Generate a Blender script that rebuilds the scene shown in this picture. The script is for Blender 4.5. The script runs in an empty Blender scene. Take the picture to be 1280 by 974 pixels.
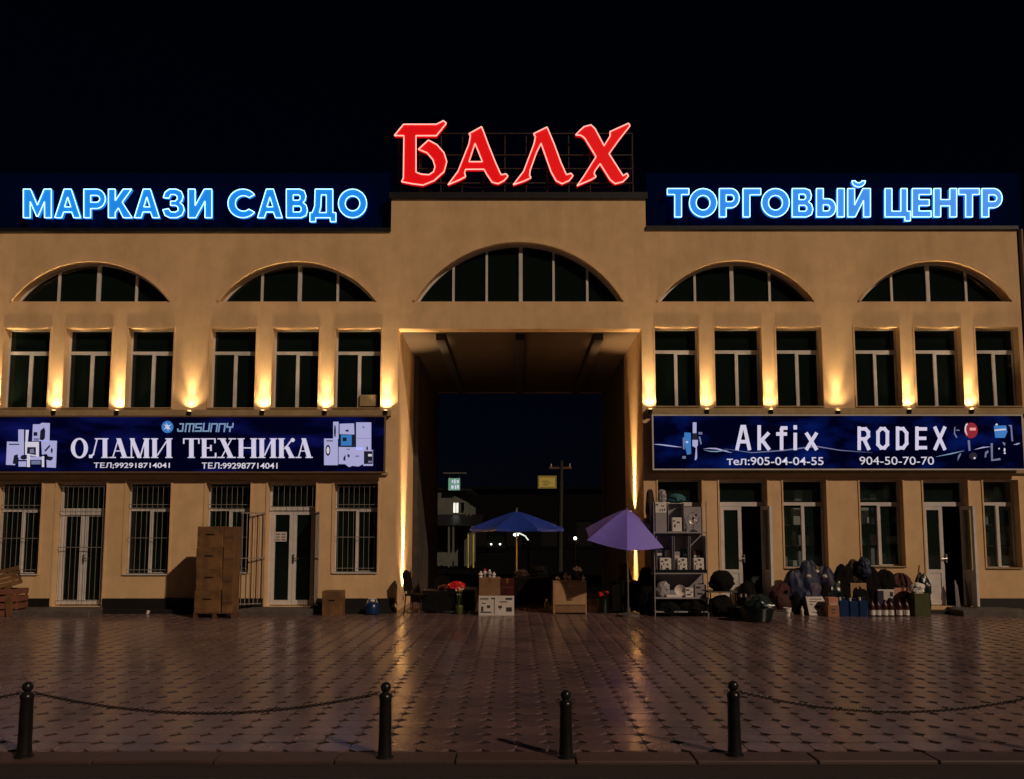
import bpy, math, random
from mathutils import Vector, Matrix
from mathutils.geometry import tessellate_polygon
random.seed(7)
S = bpy.context.scene
COL = S.collection
R = math.radians
PI = math.pi

# ------------------------------------------------------------------ camera
FPX, PITCH, PPX, HOR, W0, H0 = 1020.0, R(5.3), 644.0, 665.0, 1280.0, 974.0
PPY = HOR - FPX * math.tan(PITCH)
CAM = Vector((0.0, -19.4, 1.88))
cam = bpy.data.cameras.new('camera')
camo = bpy.data.objects.new('camera', cam)
COL.objects.link(camo)
S.camera = camo
cam.sensor_width = 36.0
cam.lens = FPX / W0 * 36.0
cam.shift_x = -(PPX - W0 / 2) / W0
cam.shift_y = (PPY - H0 / 2) / W0
cam.clip_start, cam.clip_end = 0.1, 3000
camo.location = CAM
camo.rotation_euler = (PI / 2 + PITCH, 0, 0)

# ------------------------------------------------------------------ night sky
wd = bpy.data.worlds.new("World"); S.world = wd; wd.use_nodes = True
wn = wd.node_tree.nodes; bg = wn['Background']
sky = wn.new('ShaderNodeTexSky'); sky.sky_type = 'NISHITA'; sky.sun_disc = False
sky.sun_elevation = R(33); sky.sun_rotation = R(135)
tn = wn.new('ShaderNodeMix'); tn.data_type = 'RGBA'; tn.blend_type = 'MULTIPLY'; tn.inputs[0].default_value = 1.0; tn.inputs[7].default_value = (0.25, 0.42, 1.0, 1)
wd.node_tree.links.new(sky.outputs[0], tn.inputs[6]); wd.node_tree.links.new(tn.outputs[2], bg.inputs[0])
bg.inputs[1].default_value = 0.0005

# ------------------------------------------------------------------ glow of the street lighting, from the right behind the camera
sl = bpy.data.lights.new('street_glow', 'SUN'); sl.energy = 1.6; sl.angle = R(1.2); sl.color = (1.0, 0.72, 0.49)
so = bpy.data.objects.new('street_glow', sl); COL.objects.link(so)
SUNDIR = Vector((-1.0, 1.05, -0.95)).normalized()
so.rotation_euler = SUNDIR.to_track_quat('-Z', 'Y').to_euler()
so.location = (20, -30, 20)

S.view_settings.view_transform = 'Standard'; S.view_settings.look = 'None'
S.view_settings.exposure = 0.0; S.view_settings.gamma = 1.0

# ------------------------------------------------------------------ pixel of the photograph -> point of the place
CP, SP = math.cos(PITCH), math.sin(PITCH)
def ray(px, py):
    u, v = (px - PPX) / FPX, -(py - PPY) / FPX
    return Vector((u, CP - v * SP, SP + v * CP))
def at(px, py, y=0.0):
    d = ray(px, py); return CAM + d * ((y - CAM.y) / d.y)
def gr(px, py, z=0.0):
    d = ray(px, py); return CAM + d * ((z - CAM.z) / d.z)
def X(px, py=665, y=0.0): return at(px, py, y).x
def Z(py, y=0.0): return at(PPX, py, y).z

# ------------------------------------------------------------------ materials
M = {}
def nodes(name):
    m = bpy.data.materials.new(name); m.use_nodes = True
    return m, m.node_tree.nodes, m.node_tree.links, m.node_tree.nodes['Principled BSDF']
def mat(name, col, rough=0.6, metal=0.0, var=0.12, scale=6.0, bump=0.15, spec=0.5, detail=6.0, dirt=0.0, trans=0.0):
    m, n, l, b = nodes(name)
    tc = n.new('ShaderNodeTexCoord')
    nz = n.new('ShaderNodeTexNoise'); nz.inputs['Scale'].default_value = scale; nz.inputs['Detail'].default_value = detail
    l.new(tc.outputs['Object'], nz.inputs['Vector'])
    rp = n.new('ShaderNodeValToRGB')
    lo = [max(0, c * (1 - var)) for c in col]; hi = [min(1, c * (1 + var)) for c in col]
    rp.color_ramp.elements[0].position = 0.3; rp.color_ramp.elements[1].position = 0.7
    rp.color_ramp.elements[0].color = (*lo, 1); rp.color_ramp.elements[1].color = (*hi, 1)
    l.new(nz.outputs['Fac'], rp.inputs[0])
    src = rp.outputs[0]
    if dirt:
        n2 = n.new('ShaderNodeTexNoise'); n2.inputs['Scale'].default_value = scale * 0.23; n2.inputs['Detail'].default_value = 8; n2.inputs['Roughness'].default_value = 0.7
        l.new(tc.outputs['Object'], n2.inputs['Vector'])
        r2 = n.new('ShaderNodeValToRGB'); r2.color_ramp.elements[0].position = 0.42; r2.color_ramp.elements[1].position = 0.62
        r2.color_ramp.elements[0].color = (1 - dirt, 1 - dirt, 1 - dirt, 1); r2.color_ramp.elements[1].color = (1, 1, 1, 1)
        l.new(n2.outputs['Fac'], r2.inputs[0])
        mx = n.new('ShaderNodeMix'); mx.data_type = 'RGBA'; mx.blend_type = 'MULTIPLY'; mx.inputs[0].default_value = 1
        l.new(src, mx.inputs[6]); l.new(r2.outputs[0], mx.inputs[7]); src = mx.outputs[2]
    l.new(src, b.inputs['Base Color'])
    b.inputs['Roughness'].default_value = rough; b.inputs['Metallic'].default_value = metal
    b.inputs['Specular IOR Level'].default_value = spec
    if bump:
        bp = n.new('ShaderNodeBump'); bp.inputs['Strength'].default_value = bump; bp.inputs['Distance'].default_value = 0.01
        l.new(nz.outputs['Fac'], bp.inputs['Height']); l.new(bp.outputs[0], b.inputs['Normal'])
    if trans: b.inputs['Transmission Weight'].default_value = trans
    M[name] = m; return m
def emit(name, col, s=1.0, base=None):
    m, n, l, b = nodes(name)
    b.inputs['Base Color'].default_value = (*(base or col), 1)
    b.inputs['Emission Color'].default_value = (*col, 1); b.inputs['Emission Strength'].default_value = s
    b.inputs['Roughness'].default_value = 0.4
    M[name] = m; return m
def glass(name, tint, rough=0.03):
    m, n, l, b = nodes(name); n.remove(b)
    out = n['Material Output']
    tr = n.new('ShaderNodeBsdfTransparent'); tr.inputs[0].default_value = (*tint, 1)
    gl = n.new('ShaderNodeBsdfGlossy'); gl.inputs['Roughness'].default_value = rough
    fr = n.new('ShaderNodeFresnel'); fr.inputs[0].default_value = 1.5
    mx = n.new('ShaderNodeMixShader')
    ge = n.new('ShaderNodeNewGeometry'); inv = n.new('ShaderNodeMath'); inv.operation = 'SUBTRACT'; inv.inputs[0].default_value = 1.0
    l.new(ge.outputs['Backfacing'], inv.inputs[1]); mu = n.new('ShaderNodeMath'); mu.operation = 'MULTIPLY'; l.new(fr.outputs[0], mu.inputs[0]); l.new(inv.outputs[0], mu.inputs[1])
    l.new(mu.outputs[0], mx.inputs[0]); l.new(tr.outputs[0], mx.inputs[1]); l.new(gl.outputs[0], mx.inputs[2])
    df = n.new('ShaderNodeBsdfDiffuse'); df.inputs[0].default_value = (0.005, 0.009, 0.007, 1); ad = n.new('ShaderNodeAddShader')   # a film of dust
    l.new(mx.outputs[0], ad.inputs[0]); l.new(df.outputs[0], ad.inputs[1]); l.new(ad.outputs[0], out.inputs[0]); M[name] = m; return m

mat('plaster', (0.74, 0.51, 0.285), 0.85, var=0.07, scale=3.0, bump=0.25, dirt=0.07)
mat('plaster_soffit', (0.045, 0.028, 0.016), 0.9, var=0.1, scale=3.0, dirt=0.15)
mat('ledge_paint', (0.42, 0.31, 0.17), 0.8, var=0.1, dirt=0.2)
mat('plinth_paint', (0.008, 0.0065, 0.006), 0.6, var=0.3, dirt=0.3)
mat('roof_metal', (0.012, 0.013, 0.018), 0.5, metal=0.3, var=0.2)
mat('sign_board', (0.0003, 0.0045, 0.036), 0.9, var=0.15, scale=1.2, spec=0.0)
mat('dark_inside', (0.06, 0.075, 0.065), 0.9, var=0.3)
mat('pvc', (0.66, 0.645, 0.65), 0.4, var=0.06, bump=0.05, dirt=0.15)
mat('pvc_brown', (0.16, 0.10, 0.06), 0.5, var=0.1)
mat('black_iron', (0.012, 0.012, 0.013), 0.28, metal=0.2, var=0.3, bump=0.1)
mat('passage_shade', (0.05, 0.04, 0.034), 0.9, var=0.3, scale=2, dirt=0.3)  # shade of the deep passage put into a darker wall colour
mat('frame_paint', (0.022, 0.015, 0.013), 0.6, var=0.2)
mat('iron_bar', (0.25, 0.23, 0.22), 0.45, metal=0.3, var=0.2)
mat('concrete', (0.10, 0.085, 0.078), 0.7, var=0.2, scale=12, dirt=0.3)
mat('asphalt', (0.030, 0.026, 0.026), 0.75, var=0.35, scale=40, bump=0.4, dirt=0.3)
mat('joint', (0.028, 0.020, 0.019), 0.8, var=0.3, scale=20)
mat('cardboard', (0.22, 0.12, 0.06), 0.8, var=0.1, scale=5, dirt=0.15)
mat('cardboard_dark', (0.20, 0.075, 0.045), 0.8, var=0.1, scale=5, dirt=0.15)
mat('cardboard_light', (0.42, 0.26, 0.14), 0.8, var=0.1, scale=5, dirt=0.1)
mat('tape', (0.16, 0.08, 0.03), 0.35, var=0.1)
mat('wood', (0.17, 0.088, 0.036), 0.6, var=0.35, scale=4, bump=0.3, dirt=0.2)
mat('wood_dark', (0.10, 0.05, 0.03), 0.6, var=0.35, scale=4, bump=0.3)
mat('white_card', (0.62, 0.58, 0.56), 0.7, var=0.06, dirt=0.1)
mat('white_plastic', (0.72, 0.70, 0.70), 0.35, var=0.05)
mat('grey_plastic', (0.30, 0.29, 0.33), 0.4, var=0.1)
mat('black_plastic', (0.006, 0.006, 0.007), 0.35, var=0.3)
mat('night_dark', (0.004, 0.004, 0.005), 0.9, var=0.3, spec=0.05)  # night darkness put into the colour, street glow would not reach there
mat('night_grey', (0.035, 0.035, 0.034), 0.9, var=0.2, spec=0.1)  # dimmed in the colour to stand for the unlit yard
mat('black_cloth', (0.005, 0.0045, 0.0045), 0.9, var=0.4, scale=9, bump=0.5, spec=0.15)
mat('brown_cloth', (0.028, 0.013, 0.009), 0.85, var=0.4, scale=9, bump=0.5)
mat('maroon_cloth', (0.045, 0.008, 0.006), 0.8, var=0.3, scale=9, bump=0.5)
mat('blue_cloth', (0.006, 0.015, 0.055), 0.6, var=0.35, scale=7, bump=0.5)
mat('violet_cloth', (0.012, 0.007, 0.050), 0.6, var=0.35, scale=7, bump=0.5)
mat('tarp_blue', (0.005, 0.036, 0.34), 0.6, var=0.12, scale=3, bump=0.2)
mat('tarp_purple', (0.19, 0.15, 0.70), 0.6, var=0.08, scale=3, bump=0.2)
mat('blue_plastic', (0.005, 0.028, 0.10), 0.3, var=0.1)
mat('green_plastic', (0.003, 0.012, 0.010), 0.3, var=0.2)
mat('olive_plastic', (0.055, 0.07, 0.02), 0.4, var=0.2)
mat('red_plastic', (0.50, 0.012, 0.015), 0.35, var=0.15)
mat('dark_red', (0.055, 0.009, 0.007), 0.4, var=0.2)
mat('orange_card', (0.30, 0.13, 0.07), 0.7, var=0.15)
mat('pink_card', (0.50, 0.24, 0.17), 0.7, var=0.1)
mat('yellow_card', (0.45, 0.30, 0.05), 0.7, var=0.15)
mat('ink', (0.03, 0.03, 0.035), 0.6, var=0.1)
mat('leaf', (0.035, 0.07, 0.02), 0.5, var=0.4, scale=20)
mat('steel', (0.45, 0.43, 0.42), 0.35, metal=0.9, var=0.1)
mat('chain_steel', (0.018, 0.016, 0.016), 0.4, metal=0.5, var=0.3)
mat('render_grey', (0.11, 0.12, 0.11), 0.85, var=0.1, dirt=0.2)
mat('fabric_teal', (0.02, 0.12, 0.16), 0.7, var=0.2)
emit('neon_blue_face', (0.010, 0.20, 0.66), 0.92)
emit('neon_blue_tube', (0.36, 0.66, 1.0), 2.6)
emit('neon_red_face', (0.52, 0.002, 0.004), 1.0)
emit('neon_red_tube', (1.0, 0.36, 0.30), 1.5)
emit('lamp_lens', (1.0, 0.66, 0.28), 9.0)
emit('white_lamp', (1.0, 0.97, 0.88), 3.0)
emit('sign_green', (0.10, 0.24, 0.17), 0.9)
emit('sign_yellow', (0.20, 0.14, 0.025), 0.8)
emit('sign_white', (0.9, 0.9, 0.8), 1.0)
glass('window_glass', (0.30, 0.38, 0.36))
glass('shop_glass', (0.78, 0.84, 0.86))

# printed, softly backlit faces of the two shop banners
def banner_mat(name, x0, x1, z0, z1, side, s):
    m, n, l, b = nodes(name)
    tc = n.new('ShaderNodeTexCoord'); sp = n.new('ShaderNodeSeparateXYZ'); l.new(tc.outputs['Generated'], sp.inputs[0])
    nz = n.new('ShaderNodeTexNoise'); nz.inputs['Scale'].default_value = 2.2; nz.inputs['Detail'].default_value = 3
    mp = n.new('ShaderNodeMapping'); mp.inputs['Scale'].default_value = (3.5, 1, 1.0)
    l.new(tc.outputs['Generated'], mp.inputs[0]); l.new(mp.outputs[0], nz.inputs['Vector'])
    r = n.new('ShaderNodeValToRGB'); e = r.color_ramp.elements
    e[0].position = 0.46; e[0].color = (0.0003, 0.0005, 0.010, 1)
    e[1].position = 0.85; e[1].color = side
    l.new(nz.outputs['Fac'], r.inputs[0])
    l.new(r.outputs[0], b.inputs['Emission Color']); b.inputs['Emission Strength'].default_value = s
    l.new(r.outputs[0], b.inputs['Base Color']); b.inputs['Roughness'].default_value = 0.5
    b.inputs['Specular IOR Level'].default_value = 0.0
    M[name] = m
banner_mat('banner_left', 0, 1, 0, 1, (0.006, 0.010, 0.14, 1), 0.75)
banner_mat('banner_right', 0, 1, 0, 1, (0.002, 0.014, 0.16, 1), 0.7)
emit('print_white', (0.44, 0.44, 0.62), 1.0, base=(0.5, 0.5, 0.55))
emit('print_white2', (0.46, 0.46, 0.58), 0.95, base=(0.5, 0.5, 0.55))
emit('print_lilac', (0.27, 0.30, 0.58), 0.9, base=(0.4, 0.4, 0.5))
emit('print_dim', (0.10, 0.14, 0.28), 0.8, base=(0.2, 0.2, 0.3))
emit('print_dark', (0.004, 0.006, 0.02), 0.8, base=(0.02, 0.02, 0.03))
emit('print_blue', (0.02, 0.14, 0.45), 0.9, base=(0.05, 0.2, 0.4))
emit('print_cyan', (0.13, 0.24, 0.42), 0.9, base=(0.2, 0.3, 0.4))
emit('print_red', (0.20, 0.008, 0.02), 0.9, base=(0.2, 0.01, 0.02))
emit('print_pink', (0.75, 0.28, 0.30), 0.9, base=(0.4, 0.2, 0.2))

# pavers: colour varies per paver through a face attribute
def paver_mat(name, col, rlo, rhi):
    m, n, l, b = nodes(name)
    at_ = n.new('ShaderNodeAttribute'); at_.attribute_name = 'tint'
    tc = n.new('ShaderNodeTexCoord')
    geo = n.new('ShaderNodeNewGeometry')
    nz = n.new('ShaderNodeTexNoise'); nz.inputs['Scale'].default_value = 35; nz.inputs['Detail'].default_value = 6
    l.new(geo.outputs['Position'], nz.inputs['Vector'])
    n2 = n.new('ShaderNodeTexNoise'); n2.inputs['Scale'].default_value = 0.6; n2.inputs['Detail'].default_value = 7; n2.inputs['Roughness'].default_value = 0.65
    l.new(geo.outputs['Position'], n2.inputs['Vector'])
    ad = n.new('ShaderNodeMath'); ad.operation = 'ADD'; l.new(at_.outputs['Fac'], ad.inputs[0]); l.new(nz.outputs['Fac'], ad.inputs[1])
    r = n.new('ShaderNodeValToRGB'); e = r.color_ramp.elements
    e[0].position = 0.3; e[0].color = (col[0] * .75, col[1] * .75, col[2] * .8, 1)
    e[1].position = 1.2 if False else 1.0; e[1].color = (col[0] * 1.3, col[1] * 1.2, col[2] * 1.15, 1)
    l.new(ad.outputs[0], r.inputs[0])
    mx = n.new('ShaderNodeMix'); mx.data_type = 'RGBA'; mx.blend_type = 'MULTIPLY'; mx.inputs[0].default_value = 1
    r2 = n.new('ShaderNodeValToRGB'); r2.color_ramp.elements[0].position = .35; r2.color_ramp.elements[1].position = .65
    r2.color_ramp.elements[0].color = (.72, .72, .75, 1); r2.color_ramp.elements[1].color = (1.05, 1.0, 1.0, 1)
    l.new(n2.outputs['Fac'], r2.inputs[0]); l.new(r.outputs[0], mx.inputs[6]); l.new(r2.outputs[0], mx.inputs[7])
    l.new(mx.outputs[2], b.inputs['Base Color'])
    mr = n.new('ShaderNodeMapRange'); mr.inputs[1].default_value = .3; mr.inputs[2].default_value = .7
    mr.inputs[3].default_value = rlo; mr.inputs[4].default_value = rhi
    l.new(n2.outputs['Fac'], mr.inputs[0]); l.new(mr.outputs[0], b.inputs['Roughness'])
    bp = n.new('ShaderNodeBump'); bp.inputs['Strength'].default_value = .07; bp.inputs['Distance'].default_value = .004
    l.new(nz.outputs['Fac'], bp.inputs['Height']); l.new(bp.outputs[0], b.inputs['Normal'])
    b.inputs['Specular IOR Level'].default_value = 0.85
    M[name] = m
paver_mat('paver', (0.140, 0.102, 0.104), 0.17, 0.30)
paver_mat('inset', (0.020, 0.012, 0.012), 0.6, 0.8)
paver_mat('kerb', (0.055, 0.034, 0.030), 0.5, 0.7)

# ------------------------------------------------------------------ mesh building
class MB:
    def __init__(s): s.v = []; s.f = []; s.m = []; s.mi = 0
    def use(s, i): s.mi = i; return s
    def add(s, vs, fs):
        b = len(s.v); s.v += [tuple(v) for v in vs]
        for f in fs: s.f.append(tuple(b + i for i in f)); s.m.append(s.mi)
        return s
    def box(s, x0, x1, y0, y1, z0, z1, mtx=None):
        vs = [Vector((x, y, z)) for z in (z0, z1) for y in (y0, y1) for x in (x0, x1)]
        if mtx is not None: vs = [mtx @ v for v in vs]
        return s.add(vs, [(0, 2, 3, 1), (4, 5, 7, 6), (0, 1, 5, 4), (2, 6, 7, 3), (0, 4, 6, 2), (1, 3, 7, 5)])
    def bbox(s, x0, x1, y0, y1, z0, z1, b=0.01, mtx=None):      # box with bevelled vertical and top edges
        rings = []
        for z, i in ((z0, 0), (z1 - b, 0), (z1, b)):
            r = [(x0 + b + i, y0 + i), (x1 - b - i, y0 + i), (x1 - i, y0 + b + i), (x1 - i, y1 - b - i), (x1 - b - i, y1 - i), (x0 + b + i, y1 - i), (x0 + i, y1 - b - i), (x0 + i, y0 + b + i)]
            rings.append([Vector((x, y, z)) for x, y in r])
        vs = [v for r in rings for v in r]
        if mtx is not None: vs = [mtx @ v for v in vs]
        fs = [tuple(range(7, -1, -1)), tuple(range(16, 24))]
        for k in (0, 8):
            for i in range(8): j = (i + 1) % 8; fs.append((k + i, k + j, k + 8 + j, k + 8 + i))
        return s.add(vs, fs)
    def cyl(s, a, b, r0, r1=None, n=8, cap=True):
        a, b = Vector(a), Vector(b); r1 = r0 if r1 is None else r1
        d = (b - a).normalized(); u = d.orthogonal().normalized(); w = d.cross(u)
        vs = []
        for p, r in ((a, r0), (b, r1)):
            for i in range(n):
                t = 2 * PI * i / n; vs.append(p + u * r * math.cos(t) + w * r * math.sin(t))
        fs = [(i, (i + 1) % n, n + (i + 1) % n, n + i) for i in range(n)]
        if cap: fs += [tuple(range(n - 1, -1, -1)), tuple(range(n, 2 * n))]
        return s.add(vs, fs)
    def tube(s, pts, r, n=6, closed=False):
        pts = [Vector(p) for p in pts]; k = len(pts); vs = []
        prev = None
        for i, p in enumerate(pts):
            a = pts[(i - 1) % k] if (closed or i > 0) else p
            b = pts[(i + 1) % k] if (closed or i < k - 1) else p
            d = (b - a)
            d = d.normalized() if d.length > 1e-9 else Vector((1, 0, 0))
            if prev is None: u = d.orthogonal().normalized()
            else:
                u = prev - d * prev.dot(d)
                u = u.normalized() if u.length > 1e-6 else d.orthogonal().normalized()
            prev = u; w = d.cross(u)
            for j in range(n):
                t = 2 * PI * j / n; vs.append(p + u * r * math.cos(t) + w * r * math.sin(t))
        fs = []
        for i in range(k if closed else k - 1):
            i2 = (i + 1) % k
            for j in range(n): j2 = (j + 1) % n; fs.append((i * n + j, i * n + j2, i2 * n + j2, i2 * n + j))
        if not closed: fs += [tuple(range(n - 1, -1, -1)), tuple(range((k - 1) * n, k * n))]
        return s.add(vs, fs)
    def lathe(s, prof, c=(0, 0, 0), n=16, sx=1, sy=1, mtx=None):
        c = Vector(c); vs = []
        for r, z in prof:
            for j in range(n):
                t = 2 * PI * j / n; vs.append(Vector((r * math.cos(t) * sx, r * math.sin(t) * sy, z)))
        vs = [(mtx @ v if mtx is not None else v) + c for v in vs]
        fs = []
        for i in range(len(prof) - 1):
            for j in range(n): j2 = (j + 1) % n; fs.append((i * n + j, i * n + j2, (i + 1) * n + j2, (i + 1) * n + j))
        fs += [tuple(range(n - 1, -1, -1)), tuple(range((len(prof) - 1) * n, len(prof) * n))]
        return s.add(vs, fs)
    def sphere(s, c, r, n=12, m=8, sx=1, sy=1, sz=1):
        prof = [(max(1e-4, r * math.sin(PI * i / m)), -r * math.cos(PI * i / m) * sz) for i in range(m + 1)]
        return s.lathe(prof, c, n, sx, sy)
    def plate(s, outer, holes=(), y0=0.0, y1=0.1):              # polygon in X-Z, thick in Y
        loops = [list(outer)] + [list(h) for h in holes]
        flat = [p for lp in loops for p in lp]
        tris = tessellate_polygon([[Vector((p[0], p[1], 0)) for p in lp] for lp in loops])
        n = len(flat)
        vs = [(p[0], y0, p[1]) for p in flat] + [(p[0], y1, p[1]) for p in flat]
        fs = []
        for t in tris:
            a, b, c = [flat[i] for i in t]
            cr = (b[0] - a[0]) * (c[1] - a[1]) - (b[1] - a[1]) * (c[0] - a[0])
            if abs(cr) < 1e-12: continue
            t = tuple(t) if cr > 0 else tuple(t)[::-1]
            fs.append(t); fs.append(tuple(n + i for i in t[::-1]))
        o = 0
        for li, lp in enumerate(loops):
            k = len(lp); A = sum(lp[i][0] * lp[(i + 1) % k][1] - lp[(i + 1) % k][0] * lp[i][1] for i in range(k))
            flip = (A > 0) != (li == 0)
            for i in range(k):
                j = (i + 1) % k
                q = (o + i, n + o + i, n + o + j, o + j)
                fs.append(q if not flip else q[::-1])
            o += k
        return s.add(vs, fs)
    def build(s, name, mats, parent=None, smooth=False, tint=None, local=False):
        if isinstance(mats, str): mats = [mats]
        off = Vector((0, 0, 0))
        if not local:
            p = parent
            while p is not None: off += Vector(p.location); p = p.parent
        me = bpy.data.meshes.new(name)
        me.from_pydata([(v[0] - off.x, v[1] - off.y, v[2] - off.z) for v in s.v], [], s.f)
        for m in mats: me.materials.append(M[m])
        if len(mats) > 1: me.polygons.foreach_set('material_index', s.m)
        if smooth:
            me.polygons.foreach_set('use_smooth', [True] * len(me.polygons))
            me.set_sharp_from_angle(angle=R(40))
        if tint is not None:
            a = me.attributes.new('tint', 'FLOAT', 'FACE'); a.data.foreach_set('value', tint)
        me.update()
        o = bpy.data.objects.new(name, me); COL.objects.link(o)
        if parent is not None: o.parent = parent
        return o
def thing(name, label, cat, loc=(0, 0, 0), group=None):
    o = bpy.data.objects.new(name, None); COL.objects.link(o); o.location = loc; o.empty_display_size = 0.1
    o['label'] = label; o['category'] = cat
    if group: o['group'] = group
    return o
def tag(o, label, cat, group=None):
    o['label'] = label; o['category'] = cat
    if group: o['group'] = group
    return o
def struct(o): o['kind'] = 'structure'; return o
def copytree(o, loc, label=None, parent=None):
    c = o.copy(); COL.objects.link(c)
    if parent is not None: c.parent = parent
    else: c.location = loc
    if label: c['label'] = label
    for ch in list(o.children): copytree(ch, None, None, c)
    return c
def pl(pts): return [(at(x, y).x, at(x, y).z) for x, y in pts]     # pixels on the facade -> X-Z

# ================================================================== GROUND
g = MB().add([(-900, -60, -.10), (900, -60, -.10), (900, 1500, -.10), (-900, 1500, -.10)], [(0, 1, 2, 3)]).build('ground', 'night_dark'); struct(g)
YK0 = gr(640, 951).y; YK1 = gr(640, 939).y
rd = MB().box(-60, 60, -45, YK0 - .004, -.09, -.035).build('road', 'asphalt'); struct(rd)
pv = MB().box(-22, 22, YK1, 9.2, -.09, -.022).build('pavement', 'joint'); struct(pv)
P_ = 0.289
def octo(mb, cx, cy, s, c, h, tx, ty, bev=.0035):
    def ring(i, z):
        a = s / 2 - i; k = c * .9
        return [(a - k, -a), (a, -a + k), (a, a - k), (a - k, a), (-a + k, a), (-a, a - k), (-a, -a + k), (-a + k, -a)], z
    vs = []
    for (pts, z) in (ring(0, -.022), ring(0, h - bev * .6), ring(bev, h)):
        for x, y in pts: vs.append((cx + x, cy + y, z + (x * tx + y * ty if z > 0 - .02 else 0)))
    fs = [tuple(range(16, 24))]
    for k in (0, 8):
        for i in range(8): j = (i + 1) % 8; fs.append((k + i, k + j, k + 8 + j, k + 8 + i))
    mb.add(vs, fs); return 17
rows = int((9.0 - YK1) / P_)
cells = []
for j in range(rows):
    for i in range(-74, 75):
        x = (i + .5) * P_ ; y = YK1 + .006 + (j + .5) * P_
        # inside the building footprint only the passage is paved
        if y > -.35 and not (-2.75 < x < 3.0): continue
        if y > 9: continue
        cells.append((x, y))
vis = []
for (x, y) in cells:
    d = y - CAM.y
    if abs(x) / d * FPX < 655: vis.append((d, x, y))
vis.sort(); near = set((x, y) for _, x, y in vis[:300])
variants = []
for k in range(10):
    mb = MB(); octo(mb, 0, 0, P_ - .0025, .080, random.uniform(-.0015, .0015), random.gauss(0, .0035), random.gauss(0, .0035))
    t = random.random()
    variants.append((mb, t))
meshes = []
for mb, t in variants:
    o = mb.build('paver', 'paver', None, tint=[t] * len(mb.f), local=True); meshes.append(o.data); bpy.data.objects.remove(o)
for (x, y) in cells:
    if (x, y) in near:
        o = bpy.data.objects.new('paver', random.choice(meshes)); COL.objects.link(o); o.parent = pv; o.location = (x, y, 0)
mb = MB(); tint = []
for (x, y) in cells:
    if (x, y) in near: continue
    n = octo(mb, x, y, P_ - .0025, .080, random.uniform(-.0015, .0015), random.gauss(0, .0035), random.gauss(0, .0035))
    tint += [random.random()] * n
o = mb.build('paver_field', 'paver', pv, tint=tint, local=True); o['kind'] = 'stuff'
mb = MB(); tint = []
for (x, y) in cells:
    cx, cy = x + P_ / 2, y + P_ / 2; a = .052; h = random.uniform(-.010, -.005)
    mb.add([(cx, cy - a, h), (cx + a, cy, h), (cx, cy + a, h), (cx - a, cy, h), (cx, cy - a, -.022), (cx + a, cy, -.022), (cx, cy + a, -.022), (cx - a, cy, -.022)],
           [(0, 1, 2, 3), (4, 5, 1, 0), (5, 6, 2, 1), (6, 7, 3, 2), (7, 4, 0, 3)]); tint += [random.random()] * 5
o = mb.build('paver_inset', 'inset', pv, tint=tint, local=True); o['kind'] = 'stuff'
# kerb
kb = MB().box(-22, 22, YK0, YK1 - .002, -.09, -.03).build('kerb', 'joint'); struct(kb)
x = -21.0; km = []
for t in (.2, .6, .9):
    mm = MB().bbox(-.494, .494, YK0 + .003, YK1 - .008, -.03, -.001, .008)
    o = mm.build('kerb_stone', 'kerb', None, tint=[t] * len(mm.f), local=True); km.append(o.data); bpy.data.objects.remove(o)
while x < 21:
    o = bpy.data.objects.new('kerb_stone', random.choice(km)); COL.objects.link(o); o.parent = kb; o.location = (x, 0, random.uniform(-.003, .002)); x += 1.0
gut = MB().box(-60, 60, YK0 - .32, YK0 - .006, -.05, -.031).build('gutter', 'joint'); struct(gut)

# ================================================================== BUILDING
BX0, BX1 = X(-330), X(1277, 400)
# plaster: faint vertical run-off streaks and patches
def streaks():
    m = M['plaster']; n = m.node_tree.nodes; l = m.node_tree.links; b = n['Principled BSDF']
    src = b.inputs['Base Color'].links[0].from_socket
    g_ = n.new('ShaderNodeNewGeometry'); mp = n.new('ShaderNodeMapping'); mp.inputs['Scale'].default_value = (1.1, 1.1, .2)
    nz = n.new('ShaderNodeTexNoise'); nz.inputs['Scale'].default_value = 1.6; nz.inputs['Detail'].default_value = 9; nz.inputs['Roughness'].default_value = .68
    l.new(g_.outputs['Position'], mp.inputs[0]); l.new(mp.outputs[0], nz.inputs['Vector'])
    r = n.new('ShaderNodeValToRGB'); r.color_ramp.elements[0].position = .38; r.color_ramp.elements[1].position = .56
    r.color_ramp.elements[0].color = (.80, .77, .74, 1); r.color_ramp.elements[1].color = (1, 1, 1, 1)
    l.new(nz.outputs['Fac'], r.inputs[0])
    mx = n.new('ShaderNodeMix'); mx.data_type = 'RGBA'; mx.blend_type = 'MULTIPLY'; mx.inputs[0].default_value = .5
    l.new(src, mx.inputs[6]); l.new(r.outputs[0], mx.inputs[7]); l.new(mx.outputs[2], b.inputs['Base Color'])
streaks()
bd = thing('commercial_building', 'long ochre plastered trading centre with arched top windows and a tall central gateway', 'building', (0, 0, 0))
zL, zR, zC = Z(290), Z(287.5), Z(249)
def arcpts(x0, x1, yb, yt, n=22):
    c = (x1 - x0) / 2; h = yb - yt; r = (c * c + h * h) / (2 * h); cy = yt + r; cx = (x0 + x1) / 2
    a = math.asin(min(1, c / r)); return [(cx + r * math.sin(-a + 2 * a * i / n), cy - r * math.cos(-a + 2 * a * i / n)) for i in range(n + 1)]
arches = [(15, 212, 377, 327, (68, 118, 166)), (273.5, 470, 377, 327, (324.5, 372, 420)), (518.5, 779, 377, 303, (566, 608, 651, 692.5, 735)),
          (823, 1018, 377, 326, (870.7, 917.5, 965)), (1075, 1264.5, 377, 326, (1119, 1165, 1213))]
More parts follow.
